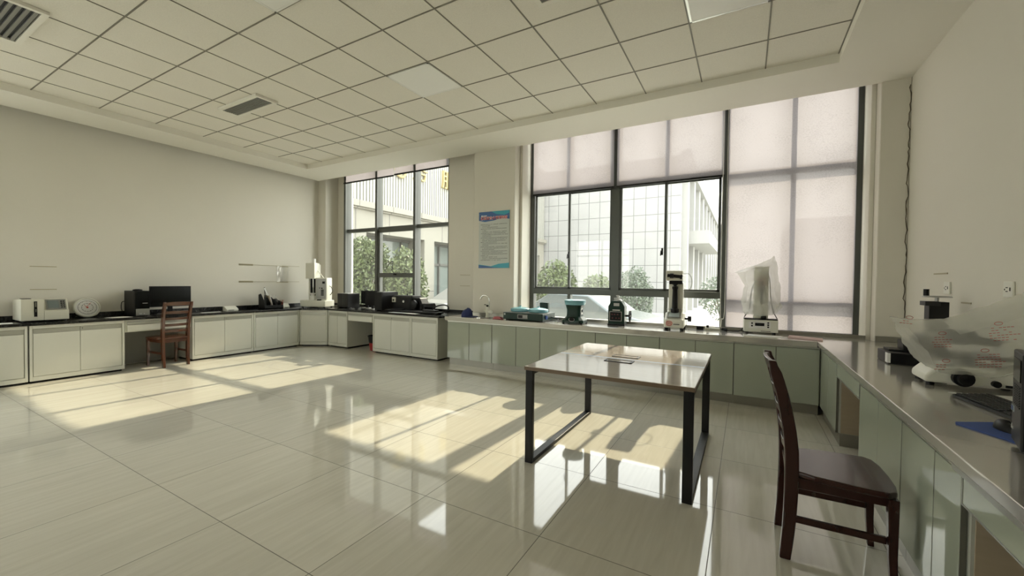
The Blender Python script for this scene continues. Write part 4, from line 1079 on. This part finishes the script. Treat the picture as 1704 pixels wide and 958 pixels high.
def side_pc():
    t = thing('computer_tower', 'black computer tower with vents cut by the right picture edge', 'computer', (.905, 2.315, SZT), math.radians(-105))
    # local x runs toward the viewer, y toward the wall
    h = .36
    MB().box(0, .19, .02, .40, .015, h).build('case', BLACK, t, bevel=.005)
    f = MB().box(0, .19, -.004, .02, .015, h).build('front_panel', BLACKM, t, bevel=.006)
    MB().box(.03, .17, -.007, -.003, .255, .335).build('drive_bay', BLACKG, f)
    v = MB()
    for j in range(9):
        for i in range(5): v.box(.04 + i * .026, .06 + i * .026, -.0065, -.0035, .16 + j * .009, .165 + j * .009)
    v.build('vent', DGREY, f)
    s = MB().box(.006, .055, -.0065, -.003, .128, .150).build('sticker', LCDB, t)
    MB().box(.010, .050, -.0075, -.0062, .134, .137).box(.010, .050, -.0075, -.0062, .142, .145).build('sticker_print', PADB, s)
    MB().prism([(.012, .060), (.026, .060), (.019, .078)], 'y', -.0065, -.0035).box(.03, .05, -.0065, -.0035, .062, .070).build('badge', SILV, f)
    MB().box(.01, .04, .02, .38, 0, .016).box(.15, .18, .02, .38, 0, .016).build('foot', BLACK, t)
side_pc()
def outlet(y, z, lab):
    t = thing('wall_outlet', lab, 'outlet', (XR - .001, y, z), 0, 'wall outlets on the right wall')
    MB().box(-.012, 0, -.055, .055, -.050, .050).build('plate', CREAM, t, bevel=.004)
    MB().box(-.014, -.011, -.032, -.022, -.01, .012).box(-.014, -.011, .0, .02, .008, .014).box(-.014, -.011, .0, .02, -.016, -.010).box(-.014, -.011, .03, .036, -.006, .004).build('socket_holes', BLACK, t)
outlet(4.685, R(-.02), 'white wall outlet on the right wall nearer the corner')
outlet(3.78, R(-.02), 'white wall outlet on the right wall above the bag tip')
for y0, y1, z, lab in ((4.28, 4.44, R(-.13), 'tape mark on the right wall behind the crank stand'), (3.62, 3.92, R(-.13), 'long tape mark on the right wall above the frosted bag'), (4.70, 4.98, R(.10), 'faint tape mark on the right wall above the nearer-corner outlet')):
    tag(MB().box(XR - .005, XR - .0015, y0, y1, z - .006, z + .006).build('tape_strip', TAPE), lab, 'tape', 'tape marks on the walls')

# ------------------------------------------------------------------ poster on the pier
def poster():
    t = thing('notice_board', 'blue and white notice board with red Chinese title on the pier', 'notice', (-3.60, 5.698, R(.20)))
    w, h = .295, .93
    MB().box(-w, w, -.012, 0, 0, h).build('board', POSTW, t)
    MB().prism([(-w, h), (-w, h - .14), (-.18, h - .165), (0, h - .15), (.15, h - .12), (w, h - .14), (w, h)], 'y', -.0135, -.012).build('top_band', POSTB, t)
    MB().prism([(-.05, h), (.05, h - .05), (.2, h - .07), (w, h - .04), (w, h)], 'y', -.0145, -.0135).build('top_swoosh', POSTT, t)
    MB().prism([(-w, 0), (w, 0), (w, .085), (.1, .07), (-.05, .03), (-w, .06)], 'y', -.0135, -.012).build('bottom_band', POSTT, t)
    MB().prism([(-w, 0), (.2, 0), (0, .012), (-.15, .035), (-w, .052)], 'y', -.0145, -.0135).build('bottom_swoosh', POSTB, t)
    rot = (PI / 2, 0, 0)
    text('实验室安全管理制度', .058, PAPER, t, (.0, -.0150, h - .112), rot, 'title_outline', offset=.0022)
    text('实验室安全管理制度', .058, REDP, t, (.0, -.0165, h - .112), rot, 'title')
    b = MB().cyl((-.235, -.0135, h - .068), (-.235, -.0150, h - .068), .014)
    for i in range(4): b.box(-.215 + i * .02, -.20 + i * .02, -.0150, -.0135, h - .076, h - .060)
    b.build('logo', PAPER, t)
    ink = MB(); y = h - .215; random.seed(5)
    lens = [.95, .35, .62, .97, .2, .95, .9, .97, .4, .97, .97, .9, .6, .97, .3, .97, .97, .5, .97, .8, .97, .3, .6, .97, .75]
    for k, ln in enumerate(lens):
        x = -w + .07 if k % 3 else -w + .04
        xe = -w + .03 + ln * (2 * w - .05)
        while x < xe:
            cw = .0085
            for s in range(3):                       # a few strokes per character
                if random.random() < .5: ink.box(x, x + cw, -.0128, -.012, y + s * .004, y + s * .004 + .0022)
                else: ink.box(x + s * .003, x + s * .003 + .002, -.0128, -.012, y, y + .010)
            x += .0125 if random.random() > .06 else .028
        y -= .0245
    ink.build('body_text', INK, t)
poster()
for z in (R(.09), R(-.11)):
    tag(MB().box(-4.60, -4.38, 6.112, 6.1195, z - .004, z + .004).build('tape_strip', TAPE), 'upper tape mark on the wall left of the pier' if z > R(0) else 'lower tape mark on the wall left of the pier', 'tape', 'tape marks on the walls')

# ------------------------------------------------------------------ outside
G0 = -.35
struct(MB().box(-60, 60, 6.4, 120, G0 - .2, G0).build('ground', PAVE))
struct(MB().box(-60, XL - .2, -60, 6.4, G0 - .2, G0).box(XL - .2, 60, -60, YB - .2, G0 - .2, G0).build('ground', PAVE))
def building_b():
    t = thing('office_wing', 'white finned building with gold characters outside the left window', 'building', (-11.36, 0, 0))
    Z = R
    MB().box(-8, 0, 5.5, 24, Z(1.60), Z(2.36)).box(-8, -.35, 5.5, 24, Z(2.6), Z(7.2)).build('upper_wall', FACB, t)
    MB().box(-.3, .10, 5.5, 24, Z(2.36), Z(2.42)).box(-8, .20, 5.5, 24, Z(2.42), Z(2.62)).build('band', FACB, t)
    MB().box(-.34, -.28, 5.5, 24, Z(2.62), Z(7.2)).build('backing_panel', FACDK, t)
    f = MB(); y = 5.6
    while y < 24: f.box(-.28, -.02, y, y + .095, Z(2.62), Z(7.15)); y += .135
    f.build('fins', FACFIN, t)
    MB().box(-8, -.9, 5.5, 24, G0, Z(1.60)).build('rear_wall', FACW, t)
    c = MB()
    for y in (5.6, 9.15, 12.69, 16.3, 19.9, 23.4): c.box(-1.0, 0, y, y + .6, G0, Z(1.60))
    c.build('pillar', FACB, t)
    fr = MB()
    for y in [6.3 + i * 1.18 for i in range(15)]: fr.box(-.9, -.80, y, y + .07, G0, Z(1.6))
    for z in (Z(.62), Z(1.5)): fr.box(-.9, -.80, 5.5, 24, z, z + .10)
    fr.build('window_frame', FACDK, t)
    MB().box(-.88, -.80, 10.75, 11.65, G0, Z(.78)).build('white_door', FACFIN, t)
    for ch, y in (('务', 12.38), ('服', 14.12)):
        text(ch, .86, GOLD, t, (.03, y, Z(4.24)), (PI / 2, 0, PI / 2), 'gold_character', extrude=.05)
    n = MB(); n.tube([(.05, 11.3 + .27 * math.cos(a), Z(4.1) + .27 * math.sin(a)) for a in [2 * PI * i / 30 for i in range(30)]], .05, 6, True)
    n.cyl((0, 11.3, Z(4.1)), (.05, 11.3, Z(4.1)), .17).box(.0, .06, 11.25, 11.35, Z(3.88), Z(4.32))
    n.build('round_emblem', GOLD, t)
building_b()
def building_a():
    t = thing('stone_clad_building', 'large grey stone-clad building filling the view behind the big window', 'building', (0, 24.15, 0))
    xc = -3.16
    MB().box(-13, xc, 0, 40, G0, R(7.0)).build('clad_wall', FACA, t)
    s = MB()
    s.box(xc, xc + .45, -.15, 41, R(6.35), R(7.2))             # roof fascia
    s.box(xc, xc + 1.35, 1.6, 12, R(2.25), R(3.0))             # balcony box
    for y in [.6 + 3.1 * i for i in range(13)]: s.box(xc, xc + .30, y, y + .7, G0, R(6.35))
    s.build('side_pilasters', FACAS, t)
    w = MB()
    for y in [1.45 + 3.1 * i for i in range(12)]:
        w.box(xc, xc + .06, y, y + 2.0, R(3.3), R(6.2)).box(xc, xc + .06, y, y + 2.0, R(-.6), R(2.0))
    w.build('windows', FACW, t)
building_a()
def tower_far():
    t = thing('distant_block', 'hazy pale building far behind at the right of the big window', 'building', (14, 62, 0))
    MB().box(-9, 6, 0, 20, G0, 9.5).build('walls', FACAS, t)
    w = MB()
    for z in (1.5, 4.6, 7.4):
        for i in range(6): w.box(-8.4 + i * 2.4, -6.9 + i * 2.4, -.05, 0, z, z + 1.6)
    w.build('windows', FACW, t)
tower_far()
def shrub(label, loc, rx, ry, rz, n, m, leaf=.09, seed=1, tall=0):
    t = thing('garden_shrub', label, 'shrub', loc, 0, 'shrubs in the courtyard')
    rnd = random.Random(seed); vs = []; fs = []
    for i in range(n):
        while True:
            p = Vector((rnd.uniform(-1, 1), rnd.uniform(-1, 1), rnd.uniform(-1, 1)))
            if .45 < p.length < 1: break
        k = 1 + .22 * noise.noise(p * 2.3 + Vector((seed * 5, 0, 0)))
        c = Vector((p.x * rx * k, p.y * ry * k, rz + p.z * rz * k + .1))
        a = Vector((rnd.gauss(0, 1), rnd.gauss(0, 1), rnd.gauss(0, .7))).normalized(); b = a.orthogonal().normalized()
        b = Matrix.Rotation(rnd.uniform(0, 6.3), 3, a) @ b; d = a.cross(b)
        s = leaf * rnd.uniform(.6, 1.3); k0 = len(vs)
        vs += [c - b * s, c + d * s * .4, c + b * s, c - d * s * .4]; fs.append((k0, k0 + 1, k0 + 2, k0 + 3))
    me = bpy.data.meshes.new('foliage'); me.from_pydata(vs, [], fs); me.materials.append(m)
    o = bpy.data.objects.new('foliage', me); COL.objects.link(o); o.parent = t
    b = MB()
    for i in range(5):
        q = Vector((rnd.uniform(-.5, .5) * rx, rnd.uniform(-.5, .5) * ry, rz * rnd.uniform(.8, 1.5)))
        b.tube([(0, 0, 0), q * .5 + Vector((0, 0, .1)), q], .03, 6)
    b.build('stem', BARK, t)
shrub('leafy green shrub at the lower left of the big window', (-7.05, 16.2, G0), .95, .8, 1.25, 2600, LEAF, .10, 2)
shrub('round pale green shrub right of the leafy one behind the big window', (-5.35, 16.6, G0), .75, .7, 1.0, 2000, LEAF, .09, 3)
shrub('grey-green dome-shaped shrub behind the middle sash', (-3.72, 16.0, G0), .75, .7, 1.1, 4200, LEAF2, .06, 4)
shrub('sparse tree bushes seen low at the right sash', (-.9, 21.0, G0), 1.0, .9, 1.05, 1500, LEAF2, .08, 5)
shrub('dense tall bush behind the left pane of the left window', (-10.42, 9.0, G0), .72, .75, 1.5, 7000, LEAF, .075, 6)
shrub('leafy bush behind the middle pane of the left window', (-8.95, 9.2, G0), .6, .6, 1.3, 4200, LEAF, .075, 7)
shrub('small fine-leaved seedling by the sill right of the hardness tester', (-.50, 8.3, G0), .25, .2, .42, 160, LEAF, .05, 8)
def car(label, loc, rz, m):
    t = thing('car', label, 'car', loc, rz, 'parked cars')
    prof = [(-2.1, .25), (2.1, .25), (2.15, .62), (1.95, .80), (1.1, .95), (.45, 1.38), (-.75, 1.42), (-1.5, 1.0), (-2.1, .92), (-2.15, .5)]
    MB().prism(prof, 'y', -.85, .85).build('body', m, t, bevel=.08, seg=3)
    MB().prism([(1.0, .95), (.42, 1.33), (-.72, 1.36), (-1.35, 1.0)], 'y', -.86, .86).build('side_glass', CARG, t)
    MB().box(1.95, 2.14, -.75, -.4, .62, .74).box(1.95, 2.14, .4, .75, .62, .74).build('headlight', PAPER, t)
    for x in (-1.3, 1.3):
        for y in (-.87, .69):
            w = MB().lathe([(.30, 0), (.33, .02), (.33, .16), (.30, .18)], (x, y, .33), (0, 1, 0), 28).build('wheel', BLACK, t, smooth=True)
            MB().lathe([(.20, -.012), (.20, .19)], (x, y, .33), (0, 1, 0), 20).build('wheel_rim', ALU, w)
    return t
car('silver car parked outside below the middle of the big window', (-3.9, 11.2, G0), math.radians(-8), CARP)
car('grey car partly seen low at the right of the left window', (-9.2, 13.2, G0), math.radians(75), MGREY)
